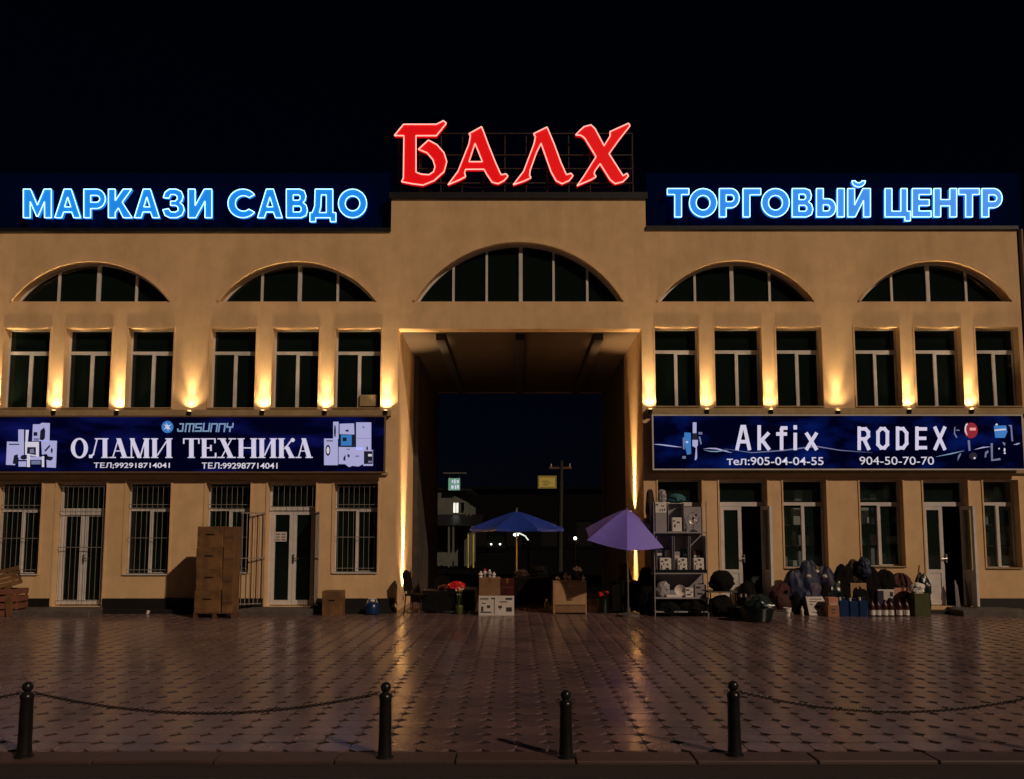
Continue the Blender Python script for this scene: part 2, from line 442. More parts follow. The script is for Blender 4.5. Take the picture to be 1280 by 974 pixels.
upW = [(3, 61), (80, 138.5), (158, 216), (262, 319), (340, 398), (418, 476), (819, 874), (893.7, 952.5), (971, 1028), (1069.5, 1126), (1144.5, 1203), (1221, 1277 - 2)]
lowW = [(-6, 50, 603, 719, 638, 'g'), (156, 212, 603, 719, 637, 'g'), (256, 312, 603, 717, 637, 'g'), (416.5, 472, 603, 717, 637, 'g'),
        (823, 878, 600, 712, 630, ''), (980, 1034, 600, 711, 630, ''), (1076, 1130, 600, 709, 630, ''), (1231, 1275, 600, 711, 630, '')]
doors = [(71, 133, 603, 759, 638, 'g'), (334.5, 395, 603, 758, 636, ''), (899, 959, 600, 755, 630, 'open'), (1154, 1210, 600, 754, 630, 'open')]
# the part of the left wing that lies beyond the frame
upW2 = [(-75, -17), (-230, -172), (-152, -95)]
lowW2 = [(-230, -174, 603, 719, 638, 'g'), (-120, -64, 603, 719, 638, 'g')]
def rectXZ(x0, x1, yt, yb):
    ym = (yt + yb) / 2; return (X(x0, ym), X(x1, ym), Z(yb), Z(yt))
holes = []
allup = [rectXZ(a, b, 410.3 if a < 640 else 409, 511 if a < 640 else 509) for a, b in upW + upW2]
alllow = [rectXZ(a, b, t, u) + (Z(tr), k) for a, b, t, u, tr, k in lowW + lowW2]
alldoor = [rectXZ(a, b, t, 640) + (Z(tr), k) for a, b, t, u, tr, k in doors]
DZ = .14
alldoor = [(a, b, DZ, d, e, f) for a, b, c, d, e, f in alldoor]
for (a, b, c, d) in allup: holes.append([(a, c), (b, c), (b, d), (a, d)])
for (a, b, c, d, *_) in alllow: holes.append([(a, c), (b, c), (b, d), (a, d)])
for (a, b, c, d, *_) in alldoor: holes.append([(a, c), (b, c), (b, d), (a, d)])
archXZ = []
for (x0, x1, yb, yt, mu) in arches + [(-243, -46, 377, 327, (-190, -144, -96))]:
    p = pl(arcpts(x0, x1, yb, yt)); archXZ.append((p, [X(m_, 360) for m_ in mu])); holes.append(p)
GX0, GX1, GZ = X(497, 500), X(803, 500), Z(411)
cL, cR = X(489, 270), X(807, 270)
T = .34
outer = [(BX0, 0), (GX0, 0), (GX0, GZ), (GX1, GZ), (GX1, 0), (BX1, 0), (BX1, zR), (cR, zR), (cR, zC), (cL, zC), (cL, zL), (BX0, zL)]
MB().plate(outer, holes, 0, T).build('wall', 'plaster', bd)
# rest of the shell
D = 9.0
sh = MB()
sh.box(BX1 - .3, BX1 - .002, T + .001, D, 0, zR - .3); sh.box(BX0, BX0 + .3, T + .001, D, 0, zL - .3)
sh.box(BX0, GX0 - .001, D, D + .3, 0, zL - .3); sh.box(GX1 + .001, BX1, D, D + .3, 0, zR - .3)
sh.box(GX0 - .002, GX1 + .002, D, D + .3, GZ, zC - .3)
sh.build('rear_wall', 'plaster', bd)
MB().box(BX0 + .3, GX0 - .31, T + .01, D, zL - .5, zL - .35).box(GX1 + .31, BX1 - .3, T + .01, D, zR - .5, zR - .35).box(cL + .02, cR - .02, T + .01, D, zC - .5, zC - .35).build('roof', 'roof_metal', bd)
MB().box(cL + .01, cL + .3, T, D, zL - .6, zC - .4).box(cR - .3, cR - .01, T, D, zR - .6, zC - .4).build('upper_side_wall', 'plaster', bd)
# parapet caps: dark sheet metal
MB().box(BX0, cL - .004, -.05, T + .04, zL, zL + .09).box(cR + .004, BX1 + .03, -.05, T + .04, zR, zR + .09).box(cL - .05, cR + .05, -.05, T + .04, zC, zC + .16).build('parapet_cap', 'roof_metal', bd)
# floors inside, dark
fl = MB()
for z in (.05, Z(520) + .1, Z(395)):
    for xa, xb in ((BX0 + .3, GX0 - .31), (GX1 + .31, BX1 - .3)): fl.box(xa, xb, T + .02, D - .02, z - .12, z)
fl.box(GX0 - .3, GX1 + .3, T + .02, D - .02, GZ + .35, GZ + .45)
fl.build('floor_slab', 'dark_inside', bd)
iw = MB()
for xa, xb in ((BX0 + .3, GX0 - .31), (GX1 + .31, BX1 - .3)): iw.box(xa, xb, 2.6, 2.7, .05, zR - .5)
iw.box(GX0, GX1, 2.6, 2.7, GZ + .5, zC - .5)
iw.build('inner_wall', 'dark_inside', bd)
# passage walls with a shallow pilaster step on the left, ceiling, beams
MB().box(GX0 - .3, GX0, T + .001, 3.09, 0, GZ).build('passage_wall', 'plaster', bd)
MB().box(GX0 - .3, GX0 + .13, 3.1, D - .002, 0, GZ - .001).build('passage_wall', 'passage_shade', bd)  # inner stretch darkened in its colour, where the gateway light fades
MB().box(GX1, GX1 + .3, T + .001, 3.19, 0, GZ).build('passage_wall', 'plaster', bd)
MB().box(GX1 - .02, GX1 + .3, 3.2, D - .002, 0, GZ - .001).build('passage_wall', 'passage_shade', bd)
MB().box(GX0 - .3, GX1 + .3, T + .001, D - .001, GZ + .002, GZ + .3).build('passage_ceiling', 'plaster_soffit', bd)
for px in (551, 650, 748):
    xb = X(px, 420, .6); MB().box(xb - .11, xb + .11, .5, D - .4, GZ - .16, GZ).build('ceiling_beam', 'frame_paint', bd)
# plinth
pb = MB()
edges = sorted([(a - .04, b + .04) for a, b, *_ in alldoor] + [(GX0, GX1)])
x = BX0
for a, b in edges + [(BX1 + .03, None)]:
    MB().box(x, a, -.05, -.001, 0, Z(748)).build('plinth', 'plinth_paint', bd)
    x = b
MB().box(BX0, GX0 - .06, -.34, -.052, 0, .09).build('ledge', 'plinth_paint', bd)
MB().box(GX1 + .3, BX1, -.34, -.052, 0, .07).build('ledge', 'plinth_paint', bd)
# string course above the banners
MB().box(BX0, X(487), -.11, -.001, Z(520.5), Z(513)).build('string_course', 'ledge_paint', bd)
MB().box(X(811), BX1, -.11, -.001, Z(518.5), Z(511)).build('string_course', 'ledge_paint', bd)
MB().box(BX0, X(484), -.07, -.001, Z(594), Z(590.5)).build('lower_course', 'ledge_paint', bd)
MB().box(X(814), BX1, -.07, -.001, Z(592), Z(588.5)).build('lower_course', 'ledge_paint', bd)
# thin raised rims round the openings
def rim_rect(a, b, c, d, w=.035, yy=-.018):
    r = MB(); r.box(a - w, b + w, yy, -.001, d, d + w); r.box(a - w, a, yy, -.001, c, d); r.box(b, b + w, yy, -.001, c, d); return r
for q in allup: rim_rect(*q).build('window_surround', 'plaster', bd)
for q in alllow + alldoor: rim_rect(*q[:4]).build('window_surround', 'plaster', bd)
for p, mu in archXZ:
    r = MB(); n = len(p); cx = (p[0][0] + p[-1][0]) / 2; cz = p[0][1] - 1.5
    w = .055
    op = [(x + (x - cx) / math.hypot(x - cx, z - cz) * w, z + (z - cz) / math.hypot(x - cx, z - cz) * w) for x, z in p]
    for i in range(n - 1):
        a, b, c, d = p[i], p[i + 1], op[i + 1], op[i]
        r.add([(a[0], -.03, a[1]), (b[0], -.03, b[1]), (c[0], -.03, c[1]), (d[0], -.03, d[1]), (a[0], -.001, a[1]), (b[0], -.001, b[1]), (c[0], -.001, c[1]), (d[0], -.001, d[1])],
              [(3, 2, 1, 0), (2, 3, 7, 6), (0, 1, 5, 4)])
    r.build('arch_moulding', 'plaster', bd)

def bars(mb, x0, x1, z0, z1, y, n, r=.0055, cross=()):
    for i in range(n):
        x = x0 + (x1 - x0) * (i + .5) / n; mb.cyl((x, y, z0), (x, y, z1), r, n=5)
    for z in cross: mb.box(x0, x1, y - .006, y + .006, z - .008, z + .008)
def window(a, b, c, d, tz, kind='', g='window_glass', yf=.2, fm='pvc'):
    w = MB(); t = .035; y0, y1 = yf, yf + .07; e = .003
    w.box(a + e, b - e, y0, y1, d - t, d - e); w.box(a + e, b - e, y0, y1, c + e, c + t)
    w.box(a + e, a + t, y0, y1, c + t, d - t); w.box(b - t, b - e, y0, y1, c + t, d - t)
    w.box(a + t, b - t, y0 - .01, y1, tz - .03, tz + .045)
    m_ = (a + b) / 2; w.box(m_ - .03, m_ + .03, y0 - .012, y1, c + t, tz - .03)
    # casement of the opening half
    w.box(m_ + .03, m_ + .045, y0 - .006, y1, c + t, tz - .03); w.box(b - t - .015, b - t, y0 - .006, y1, c + t, tz - .03)
    w.box(m_ + .045, b - t - .015, y0 - .006, y1, tz - .05, tz - .03); w.box(m_ + .045, b - t - .015, y0 - .006, y1, c + t, c + t + .02)
    o = w.build('window', fm, bd)
    for (p, q, r, s) in ((a + t, b - t, tz + .045, d - t), (a + t, m_ - .03, c + t, tz - .03), (m_ + .045, b - t - .015, c + t + .02, tz - .05)):
        MB().box(p, q, y0 + .03, y0 + .036, r, s).build('pane', g, o)
    MB().box(a + .002, b - .002, -.04, yf, c + .001, c + .025).build('sill', 'pvc' if 'g' in kind else 'ledge_paint', o)
    if 'g' in kind:
        gb = MB(); bars(gb, a + .03, b - .03, c + .04, d - .03, .09, 8, cross=(c + .12, (c + tz) / 2 + .1, tz + .12, d - .1)); gb.build('grille', 'iron_bar', o)
    return o
for q in allup:
    window(*q, q[3] - (q[3] - q[2]) * .295)
a_, b_ = at(450, 508, .18), at(472, 494, .18)
MB().bbox(a_.x, b_.x, .12, .24, a_.z, b_.z, .01).build('window_unit', 'ledge_paint', bd)
for q in alllow:
    window(*q[:5], q[5], g='window_glass' if q[5] else 'shop_glass')
for p, mu in archXZ:
    w = MB(); n = len(p)
    ip = [(x * .985 + (p[0][0] + p[-1][0]) / 2 * .015, z - .045) for x, z in p]
    for i in range(n - 1):
        a, b, c, d = p[i], p[i + 1], ip[i + 1], ip[i]
        w.add([(a[0], .2, a[1]), (b[0], .2, b[1]), (c[0], .2, c[1]), (d[0], .2, d[1])], [(0, 3, 2, 1)])
        w.add([(d[0], .2, d[1]), (c[0], .2, c[1]), (c[0], .26, c[1]), (d[0], .26, d[1])], [(0, 1, 2, 3)])
    zb = p[0][1]
    w.box(p[0][0] + .1, p[-1][0] - .1, .2, .26, zb + .002, zb + .04)
    def ztop(x):
        for i in range(n - 1):
            if p[i][0] <= x <= p[i + 1][0]:
                f = (x - p[i][0]) / (p[i + 1][0] - p[i][0]); return p[i][1] * (1 - f) + p[i + 1][1] * f
        return zb
    for k, x in enumerate(mu):
        hw = .045 if k == len(mu) // 2 else .028; w.box(x - hw, x + hw, .19, .26, zb + .04, ztop(x) - .03)
    o = w.build('arched_window', 'pvc', bd)
    xs = [p[0][0]] + mu + [p[-1][0]]
    for k in range(len(xs) - 1):
        a, b = xs[k] + .02, xs[k + 1] - .02
        top = [(a + (b - a) * i / 8, max(zb + .012, ztop(a + (b - a) * i / 8) - .02)) for i in range(9)]
        MB().plate([(a, zb + .01), (b, zb + .01)] + top[::-1], (), .228, .234).build('pane', 'window_glass', o)

def door(a, b, c, d, tz, kind, idx):
    w = MB(); t = .06; y0, y1 = .2, .28; e = .003
    w.box(a + e, a + t, y0, y1, c, d - e); w.box(b - t, b - e, y0, y1, c, d - e); w.box(a + t, b - t, y0, y1, d - t, d - e); w.box(a + t, b - t, y0 - .01, y1, tz - .05, tz + .05)
    o = w.build('door', 'pvc', bd); m_ = (a + b) / 2
    MB().box(a + t, b - t, y0 + .03, y0 + .036, tz + .05, d - t).build('pane', 'window_glass' if kind != 'open' else 'shop_glass', o)
    def leaf(x0, x1, mtx=None, panel=False, fm='pvc'):
        l_ = MB(); z0, z1 = c + .02, tz - .055; s = .085
        l_.box(x0, x0 + s, .19, .25, z0, z1, mtx); l_.box(x1 - s, x1, .19, .25, z0, z1, mtx)
        l_.box(x0 + s, x1 - s, .19, .25, z1 - s, z1, mtx); l_.box(x0 + s, x1 - s, .19, .25, z0, z0 + s * 1.3, mtx)
        zz = z0 + s * 1.3
        if panel:
            l_.box(x0 + s, x1 - s, .19, .25, z0 + .75, z0 + .83, mtx); l_.box(x0 + s, x1 - s, .205, .235, zz, z0 + .75, mtx); zz = z0 + .83
        lf = l_.build('door_leaf', fm, o)
        MB().box(x0 + s, x1 - s, .217, .223, zz, z1 - s, mtx).build('pane', 'window_glass' if kind != 'open' else 'shop_glass', o)
        return lf
    if kind != 'open':
        leaf(a + t + .003, m_ - .003); leaf(m_ + .003, b - t - .003)
    else:
        leaf(a + t + .003, m_ - .003, panel=True)
        # right leaf swung out to the front
        hx = b - t; mtx = Matrix.Translation((hx, .19, 0)) @ Matrix.Rotation(R(97), 4, 'Z') @ Matrix.Translation((-hx, -.19, 0))
        leaf(m_ + .003, hx, mtx, panel=True)
    hb = MB(); hb.box(m_ + .02, m_ + .05, .15, .19, 1.15, 1.35).cyl((m_ + .035, .13, 1.25), (m_ + .16 if kind != 'open' else m_ - .1, .13, 1.25), .012).build('handle', 'steel', o)
    if 'g' in kind:
        gb = MB(); bars(gb, a + .04, b - .04, c + .06, d - .04, .08, 9, cross=(c + .12, (c + tz) / 2 + .25, tz - .02, d - .1)); gb.build('grille', 'iron_bar', o)
    return o
dobj = [door(*q, i) for i, q in enumerate(alldoor)]
# transom grille and paper notice on the second door
q = alldoor[1]
gb = MB(); bars(gb, q[0] + .03, q[1] - .03, q[4] + .02, q[3] - .03, .08, 8, cross=(q[4] + .05, q[3] - .08)); gb.build('grille', 'iron_bar', dobj[1])
a, b = at(343, 677, .18), at(358.5, 665, .18)
nt = MB(); nt.box(a.x, b.x, .182, .186, a.z, b.z); nt.use(1)
for k in range(3):
    for j in range(2):
        x0 = a.x + .03 + j * .14; z0 = a.z + .03 + k * .065; nt.box(x0, x0 + .09, .1795, .1815, z0, z0 + .022)
nt.build('paper_notice', ['white_card', 'ink'], dobj[1])
# open security grille leaves beside the second door
def grille_leaf(x, yw, h0, h1, parent, n, w, ang):
    mb = MB(); mtx = Matrix.Translation((x, -.02, 0)) @ Matrix.Rotation(ang, 4, 'Z')
    for i in range(n):
        xx = w * (i + .5) / n; mb.box(xx - .008, xx + .008, -.008, .008, h0, h1, mtx)
    for z in (h0 + .03, (h0 + h1) / 2, h1 - .03): mb.box(0, w, -.012, .012, z - .012, z + .012, mtx)
    mb.build('open_grille', 'iron_bar', parent)
grille_leaf(alldoor[1][0] - .02, 0, .18, Z(640), dobj[1], 6, .56, R(180 + 22))
grille_leaf(alldoor[1][1] + .02, 0, .18, Z(640), dobj[1], 6, .50, R(-68))
# door steps
for (x0, x1, y0, y1, hh) in ((22, 138, 0, 0, .13), (308, 398, 0, 0, .13), (892, 975, 0, 0, .10), (1176, 1262, 0, 0, .13)):
    a, b = X(x0, 760), X(x1, 760)
    MB().bbox(a, b, -.95, -.345, 0, hh, .015).bbox(a + .15, b - .15, -.344, .19, 0, hh, .002).build('door_step', 'concrete', bd)
# threshold of the passage
# downpipe at the right corner
MB().cyl((BX1 + .09, -.02, .1), (BX1 + .09, -.02, zR), .05, n=10).build('downpipe', 'pvc_brown', bd, smooth=True)

# ================================================================== WALL LAMPS
lmp = MB()
def lamp_thing(x, y, z, label, power, spot, blend, tilt=(0, 0), down=False, thr=1.0, wash=.20, color=(1.0, 0.69, 0.35), group='warm uplights washing the facade'):
    t = thing('wall_uplight', label, 'wall lamp', (x, y, z), group)
    MB().cyl((0, 0, -.06), (0, 0, .035), .045, .052, 14).box(-.03, .03, .03, .13, -.05, -.02).build('housing', 'black_iron', t, local=True, smooth=True)
    MB().cyl((0, 0, .036), (0, 0, .041), .040, .040, 14).build('lens', 'lamp_lens', t, local=True)
    def sp(name, e, rot, zz, spot, blend):
        L = bpy.data.lights.new(name, 'SPOT'); L.energy = e; L.color = color; L.spot_size = R(spot); L.spot_blend = blend; L.shadow_soft_size = .035
        lo = bpy.data.objects.new(name, L); COL.objects.link(lo); lo.parent = t; lo.location = (0, 0, zz); lo.rotation_euler = rot
    sp('throw_light', power * thr, (PI + tilt[0], tilt[1], 0), .05, spot, blend)
    sp('wash_light', power * wash, (PI + tilt[0] * 3, tilt[1] * 3, 0), .05, 118, 1.0)
    if down: sp('down_light', power * .9, (0, 0, 0), -.07, spot, blend)
names = ['between the first and second upper windows from the left', 'between the second and third upper windows from the left', 'in the widest pier of the left wing',
         'between the fourth and fifth upper windows from the left', 'between the fifth and sixth upper windows from the left', 'at the right corner of the appliance banner',
         'at the upper left corner of the Akfix banner', 'between the first two upper windows right of the gateway', 'left of the third upper window right of the gateway',
         'in the widest pier of the right wing', 'between the fourth and fifth upper windows right of the gateway', 'between the two rightmost upper windows']
lampx = [(67, 515), (146, 515), (236.5, 516), (328, 515), (406, 515), (482, 515), (813, 513.5), (884, 513.5), (964, 514), (1048, 515), (1137, 513.5), (1215, 513.5)]
for (px, py), nm in zip(lampx, names):
    p = at(px, py, -.12); lamp_thing(p.x, -.12, p.z, 'wall uplight ' + nm, 420 * random.uniform(.8, 1.15), 36, 1.0, tilt=(R(-4), 0))
# one more on the wing outside the frame
lamp_thing(X(-8, 515, -.13), -.13, Z(515, -.13), 'wall uplight at the far left edge of the photo', 420, 36, 1.0, tilt=(R(-5), 0))
lamp_thing(GX0 + .16, 1.25, .40, 'bright lamp low on the left side of the gateway lighting its wall upward', 6500, 30, 1.0, tilt=(0, R(-4)), wash=.045, color=(1.0, .66, .32), group='lamps lighting the gateway walls')
lamp_thing(GX1 - .14, 1.45, Z(641, 1.45), 'lamp on the right wall of the gateway above the purple umbrella', 3200, 40, 1.0, tilt=(0, R(4)), down=True, wash=.05, color=(1.0, .60, .25), group='lamps lighting the gateway walls')

# ================================================================== NEON LETTERS
def ell(cx, cy, rx, ry, a0, a1, n):
    return [(cx + rx * math.cos(R(a0 + (a1 - a0) * i / n)), cy - ry * math.sin(R(a0 + (a1 - a0) * i / n))) for i in range(n + 1)]
def glyph(ch, W, H, t):
    if ch == 'М': return [([(0, H), (0, 0), (t * 1.05, 0), (W / 2, .56 * H), (W - 1.05 * t, 0), (W, 0), (W, H), (W - t, H), (W - t, .44 * H), (W / 2 + 1, .95 * H), (W / 2 - 1, .95 * H), (t, .44 * H), (t, H)], [])]
    if ch == 'А':
        t = 7.2; s = (W / 2 - .62 * t) / H; k = lambda y: W / 2 - .55 * t + s * y
        return [([(0, H), (W / 2 - .62 * t, 0), (W / 2 + .62 * t, 0), (W, H), (W - 1.2 * t, H), (k(.8 * H) - .4, .8 * H), (W - k(.8 * H) + .4, .8 * H), (1.2 * t, H)],
                 [[(W / 2, .28 * H), (W * .5 + .12 * W, .62 * H), (W * .5 - .12 * W, .62 * H)]])]
    if ch == 'Р':
        return [([(0, H), (0, 0), (W * .58, 0)] + ell(W * .58, .34 * H, .42 * W, .34 * H, 80, -80, 10) + [(W * .58, .68 * H), (t, .68 * H), (t, H)],
                 [[(t, .22 * H)] + ell(W * .58, .34 * H, .16 * W, .12 * H, 90, -90, 6) + [(t, .46 * H)]])]
    if ch == 'К': return [([(0, H), (0, 0), (t, 0), (t, .40 * H), (W * .62, 0), (W * .98, 0), (.58 * W, .46 * H), (W, H), (W - 1.3 * t, H), (.42 * W, .66 * H), (t, .82 * H), (t, H)], [])]
    if ch == 'З': return [([(.02 * W, .30 * H), (.10 * W, .11 * H), (.30 * W, 0), (.62 * W, 0), (.86 * W, .08 * H), (.95 * W, .25 * H), (.90 * W, .40 * H), (.80 * W, .48 * H), (.94 * W, .56 * H), (W, .72 * H), (.9 * W, .91 * H), (.65 * W, H), (.32 * W, H), (.1 * W, .92 * H), (0, .72 * H), (.27 * W, .68 * H), (.36 * W, .79 * H), (.56 * W, .81 * H), (.71 * W, .75 * H), (.71 * W, .64 * H), (.6 * W, .57 * H), (.36 * W, .57 * H), (.36 * W, .42 * H), (.58 * W, .42 * H), (.67 * W, .35 * H), (.67 * W, .25 * H), (.56 * W, .19 * H), (.38 * W, .19 * H), (.28 * W, .32 * H)], [])]
    if ch in 'ИЙ':
        r = [([(0, 0), (t, 0), (t, .58 * H), (W - t * 1.1, 0), (W, 0), (W, H), (W - t, H), (W - t, .42 * H), (t * 1.1, H), (0, H)], [])]
        if ch == 'Й': r.append((ell(W * .48, -.27 * H, W * .30, .22 * H, 180, 360, 8) + [(W * .62, -.27 * H)] + ell(W * .48, -.27 * H, W * .14, .07 * H, 360, 180, 5)[1:] + [], []))
        return r
    if ch == 'С': W *= 1.1; return [(ell(W * .5, H / 2, W * .5, H / 2, 38, 322, 22) + ell(W * .52, H / 2, W * .5 - t, H / 2 - t * .95, 313, 47, 14), [])]
    if ch == 'О': return [(ell(W / 2, H / 2, W / 2, H / 2, 0, 345, 23), [ell(W / 2, H / 2, W / 2 - t, H / 2 - t, 0, 342, 19)])]
    if ch == 'В': return [([(0, H), (0, 0), (.62 * W, 0), (.85 * W, .06 * H), (.93 * W, .24 * H), (.89 * W, .38 * H), (.79 * W, .47 * H), (.94 * W, .56 * H), (W, .74 * H), (.93 * W, .92 * H), (.7 * W, H)],
                           [[(t, .2 * H), (.58 * W, .2 * H), (.65 * W, .25 * H), (.65 * W, .34 * H), (.58 * W, .39 * H), (t, .39 * H)], [(t, .59 * H), (.62 * W, .59 * H), (.7 * W, .65 * H), (.7 * W, .75 * H), (.62 * W, .8 * H), (t, .8 * H)]])]
    if ch == 'Д': return [([(0, 1.14 * H), (0, .82 * H), (.09 * W, .82 * H), (.18 * W, .6 * H), (.2 * W, 0), (.88 * W, 0), (.88 * W, .82 * H), (W, .82 * H), (W, 1.14 * H), (.78 * W, 1.14 * H), (.78 * W, H), (.22 * W, H), (.22 * W, 1.14 * H)], [[(.44 * W, .2 * H), (.63 * W, .2 * H), (.63 * W, .82 * H), (.36 * W, .82 * H), (.42 * W, .62 * H)]])]
    if ch == 'Т': return [([(0, 0), (W, 0), (W, .21 * H), (W / 2 + t / 2, .21 * H), (W / 2 + t / 2, H), (W / 2 - t / 2, H), (W / 2 - t / 2, .21 * H), (0, .21 * H)], [])]
    if ch == 'Г': return [([(0, 0), (W, 0), (W, .22 * H), (t, .22 * H), (t, H), (0, H)], [])]
    if ch == 'Ь': return [([(0, 0), (t, 0), (t, .36 * H), (W * .6, .36 * H)] + ell(W * .6, .68 * H, .4 * W, .32 * H, 80, -80, 10) + [(W * .6, H), (0, H)], [[(t, .57 * H)] + ell(W * .55, .68 * H, .14 * W, .11 * H, 90, -90, 6) + [(t, .79 * H)]])]
    if ch == 'I': return [([(0, 0), (W, 0), (W, H), (0, H)], [])]
    if ch == 'Ц': return [([(0, 0), (t, 0), (t, .8 * H), (.62 * W, .8 * H), (.62 * W, 0), (.87 * W, 0), (.87 * W, .8 * H), (W, .8 * H), (W, 1.14 * H), (.78 * W, 1.14 * H), (.78 * W, H), (0, H)], [])]
    if ch == 'Е': return [([(0, 0), (W, 0), (W, .21 * H), (t, .21 * H), (t, .39 * H), (.9 * W, .39 * H), (.9 * W, .6 * H), (t, .6 * H), (t, .79 * H), (W, .79 * H), (W, H), (0, H)], [])]
    if ch == 'Н': return [([(0, 0), (t, 0), (t, .39 * H), (W - t, .39 * H), (W - t, 0), (W, 0), (W, H), (W - t, H), (W - t, .61 * H), (t, .61 * H), (t, H), (0, H)], [])]
def inset(poly, d):
    # move the contour d px to the inside of the polygon (sign-aware, simple mitre)
    n = len(poly); A = sum(poly[i][0] * poly[(i + 1) % n][1] - poly[(i + 1) % n][0] * poly[i][1] for i in range(n)); s = 1 if A > 0 else -1
    out = []
    for i in range(n):
        p0, p1, p2 = Vector(poly[i - 1]), Vector(poly[i]), Vector(poly[(i + 1) % n])
        e1, e2 = (p1 - p0), (p2 - p1)
        if e1.length < 1e-6 or e2.length < 1e-6: out.append(tuple(p1)); continue
        n1 = Vector((-e1.y, e1.x)).normalized() * s; n2 = Vector((-e2.y, e2.x)).normalized() * s
        b = n1 + n2
        if b.length < .3: b = n1
        b = b / max(.35, b.dot(n1)) if b.dot(n1) else n1
        out.append(tuple(p1 + b * d))
    return out
def neon_letter(ch, polys, yf, face, tubem, parent, tr=.0105, depth=.09):
    for outer, hl in polys:                       # separate strokes (the breve, the stem of a two-part letter) are letters pieces of their own
        fm = MB(); tm = MB()
        op = [(at(x, y, yf).x, at(x, y, yf).z) for x, y in outer]; hp = [[(at(x, y, yf).x, at(x, y, yf).z) for x, y in h] for h in hl]
        fm.plate(op, hp, yf, yf + depth)
        for lp in [op] + hp:
            k = len(lp)
            for i in range(k):
                a, b = lp[i], lp[(i + 1) % k]
                tm.cyl((a[0], yf - .012, a[1]), (b[0], yf - .012, b[1]), tr, n=6)
        o = fm.build('letter', face, parent)
        tm.build('neon_tube', tubem, o)
YB = .10
def blue_sign(label, spec, x0, x1, zb, ytop, ybot):
    t = thing('rooftop_sign', label, 'sign', ((X(x0) + X(x1)) / 2, .2, zb))
    for k, (ch, a, b) in enumerate(spec):
        polys = []
        if ch == 'Ы':
            for c2, a2, b2 in (('Ь', a, a + 24.3), ('I', b - 8.8, b)):
                polys += [([(a2 + x, ytop + y) for x, y in o_], [[(a2 + x, ytop + y) for x, y in h] for h in hs]) for o_, hs in glyph(c2, b2 - a2, ybot - ytop, 8.6)]
        else:
            polys = [([(a + x, ytop + y) for x, y in o_], [[(a + x, ytop + y) for x, y in h] for h in hs]) for o_, hs in glyph(ch, b - a, ybot - ytop, 8.6)]
        neon_letter(ch, polys, YB, 'neon_blue_face', 'neon_blue_tube', t)
    # dark cladding behind the letters in separate sheets
    zt = Z(216, .27); n = 9; xa, xb = X(x0, 250, .27), X(x1, 250, .27)
    for i in range(n):
        a, b = xa + (xb - xa) * i / n, xa + (xb - xa) * (i + 1) / n
        MB().box(a + .002, b - .002, .27, .29, zb + .1, zt).build('cladding_sheet', 'sign_board', t)
    fr = MB()
    for z in (Z(247, .2), Z(266, .2)): fr.box(xa + .1, xb - .1, .30, .33, z - .02, z + .02)
    for i in range(9):
        x = xa + .3 + (xb - xa - .6) * i / 8; fr.box(x - .02, x + .02, .335, .38, zb + .05, zt - .1)
    fr.build('frame', 'black_iron', t)
    return t
H1, H2 = 236.7, 272.5
blue_sign('glowing blue neon sign reading МАРКАЗИ САВДО on the left parapet', [('М', 29.5, 64.5), ('А', 68.7, 101), ('Р', 105, 132), ('К', 135.7, 165.5), ('А', 168, 199.5), ('З', 203.7, 230.5), ('И', 235.5, 265), ('С', 285, 319), ('А', 322, 353), ('В', 358, 384.5), ('Д', 387.5, 420), ('О', 423, 458.5)], -60, 488, zL, H1, H2)
blue_sign('glowing blue neon sign reading ТОРГОВЫЙ ЦЕНТР on the right parapet', [('Т', 834, 861), ('О', 861.5, 896), ('Р', 899, 924), ('Г', 928.6, 950.8), ('О', 951.8, 986.5), ('В', 990, 1016), ('Ы', 1020.3, 1055.2), ('Й', 1059.4, 1087.8), ('Ц', 1106, 1137.8), ('Е', 1140, 1163.7), ('Н', 1167, 1195.5), ('Т', 1198, 1224), ('Р', 1227, 1252.4)], 808, 1276, zR, 236, 271.5)
red = {
 'Б': ([(52, 199), (98, 143), (262, 143), (298, 125), (312, 138), (262, 200), (160, 200), (160, 382), (185, 392), (225, 395), (248, 380), (255, 355), (245, 320), (215, 285), (172, 268), (222, 222), (265, 245), (300, 285), (314, 330), (300, 380), (250, 425), (195, 447), (140, 440), (88, 430), (97, 412), (100, 200)], []),
 'А': ([(320, 445), (370, 378), (425, 240), (432, 200), (425, 190), (488, 155), (500, 185), (520, 240), (560, 340), (585, 395), (610, 391), (620, 402), (600, 425), (570, 440), (540, 432), (515, 395), (500, 368), (408, 368), (403, 385), (408, 405), (375, 422)], [[(455, 238), (425, 330), (492, 330)]]),
 'Л': ([(646, 445), (698, 378), (750, 240), (757, 205), (748, 190), (815, 157), (825, 180), (850, 240), (885, 335), (912, 395), (935, 388), (945, 400), (925, 425), (890, 440), (860, 425), (835, 380), (785, 238), (762, 285), (730, 375), (728, 400), (735, 410), (700, 427)], []),
 'Х': ([(965, 450), (1000, 400), (1060, 305), (1003, 212), (985, 198), (958, 196), (975, 178), (1000, 155), (1035, 146), (1055, 165), (1100, 250), (1130, 202), (1130, 180), (1222, 138), (1230, 150), (1175, 220), (1125, 290), (1195, 400), (1215, 388), (1222, 402), (1195, 430), (1155, 440), (1130, 420), (1080, 340), (1055, 375), (1050, 390), (1060, 405), (1035, 420)], [])}
t = thing('rooftop_sign', 'large glowing red neon sign reading БАЛХ above the central gateway', 'sign', (X(640), .2, zC))
for ch in 'БАЛХ':
    o_, hs = red[ch]
    f = lambda p: [(480 + x / 4, 120 + y / 4) for x, y in p]
    neon_letter(ch, [(f(o_), [f(h) for h in hs])], -.02, 'neon_red_face', 'neon_red_tube', t, tr=.015, depth=.12)
fr = MB(); xa, xb = X(497, 200), X(792, 200)
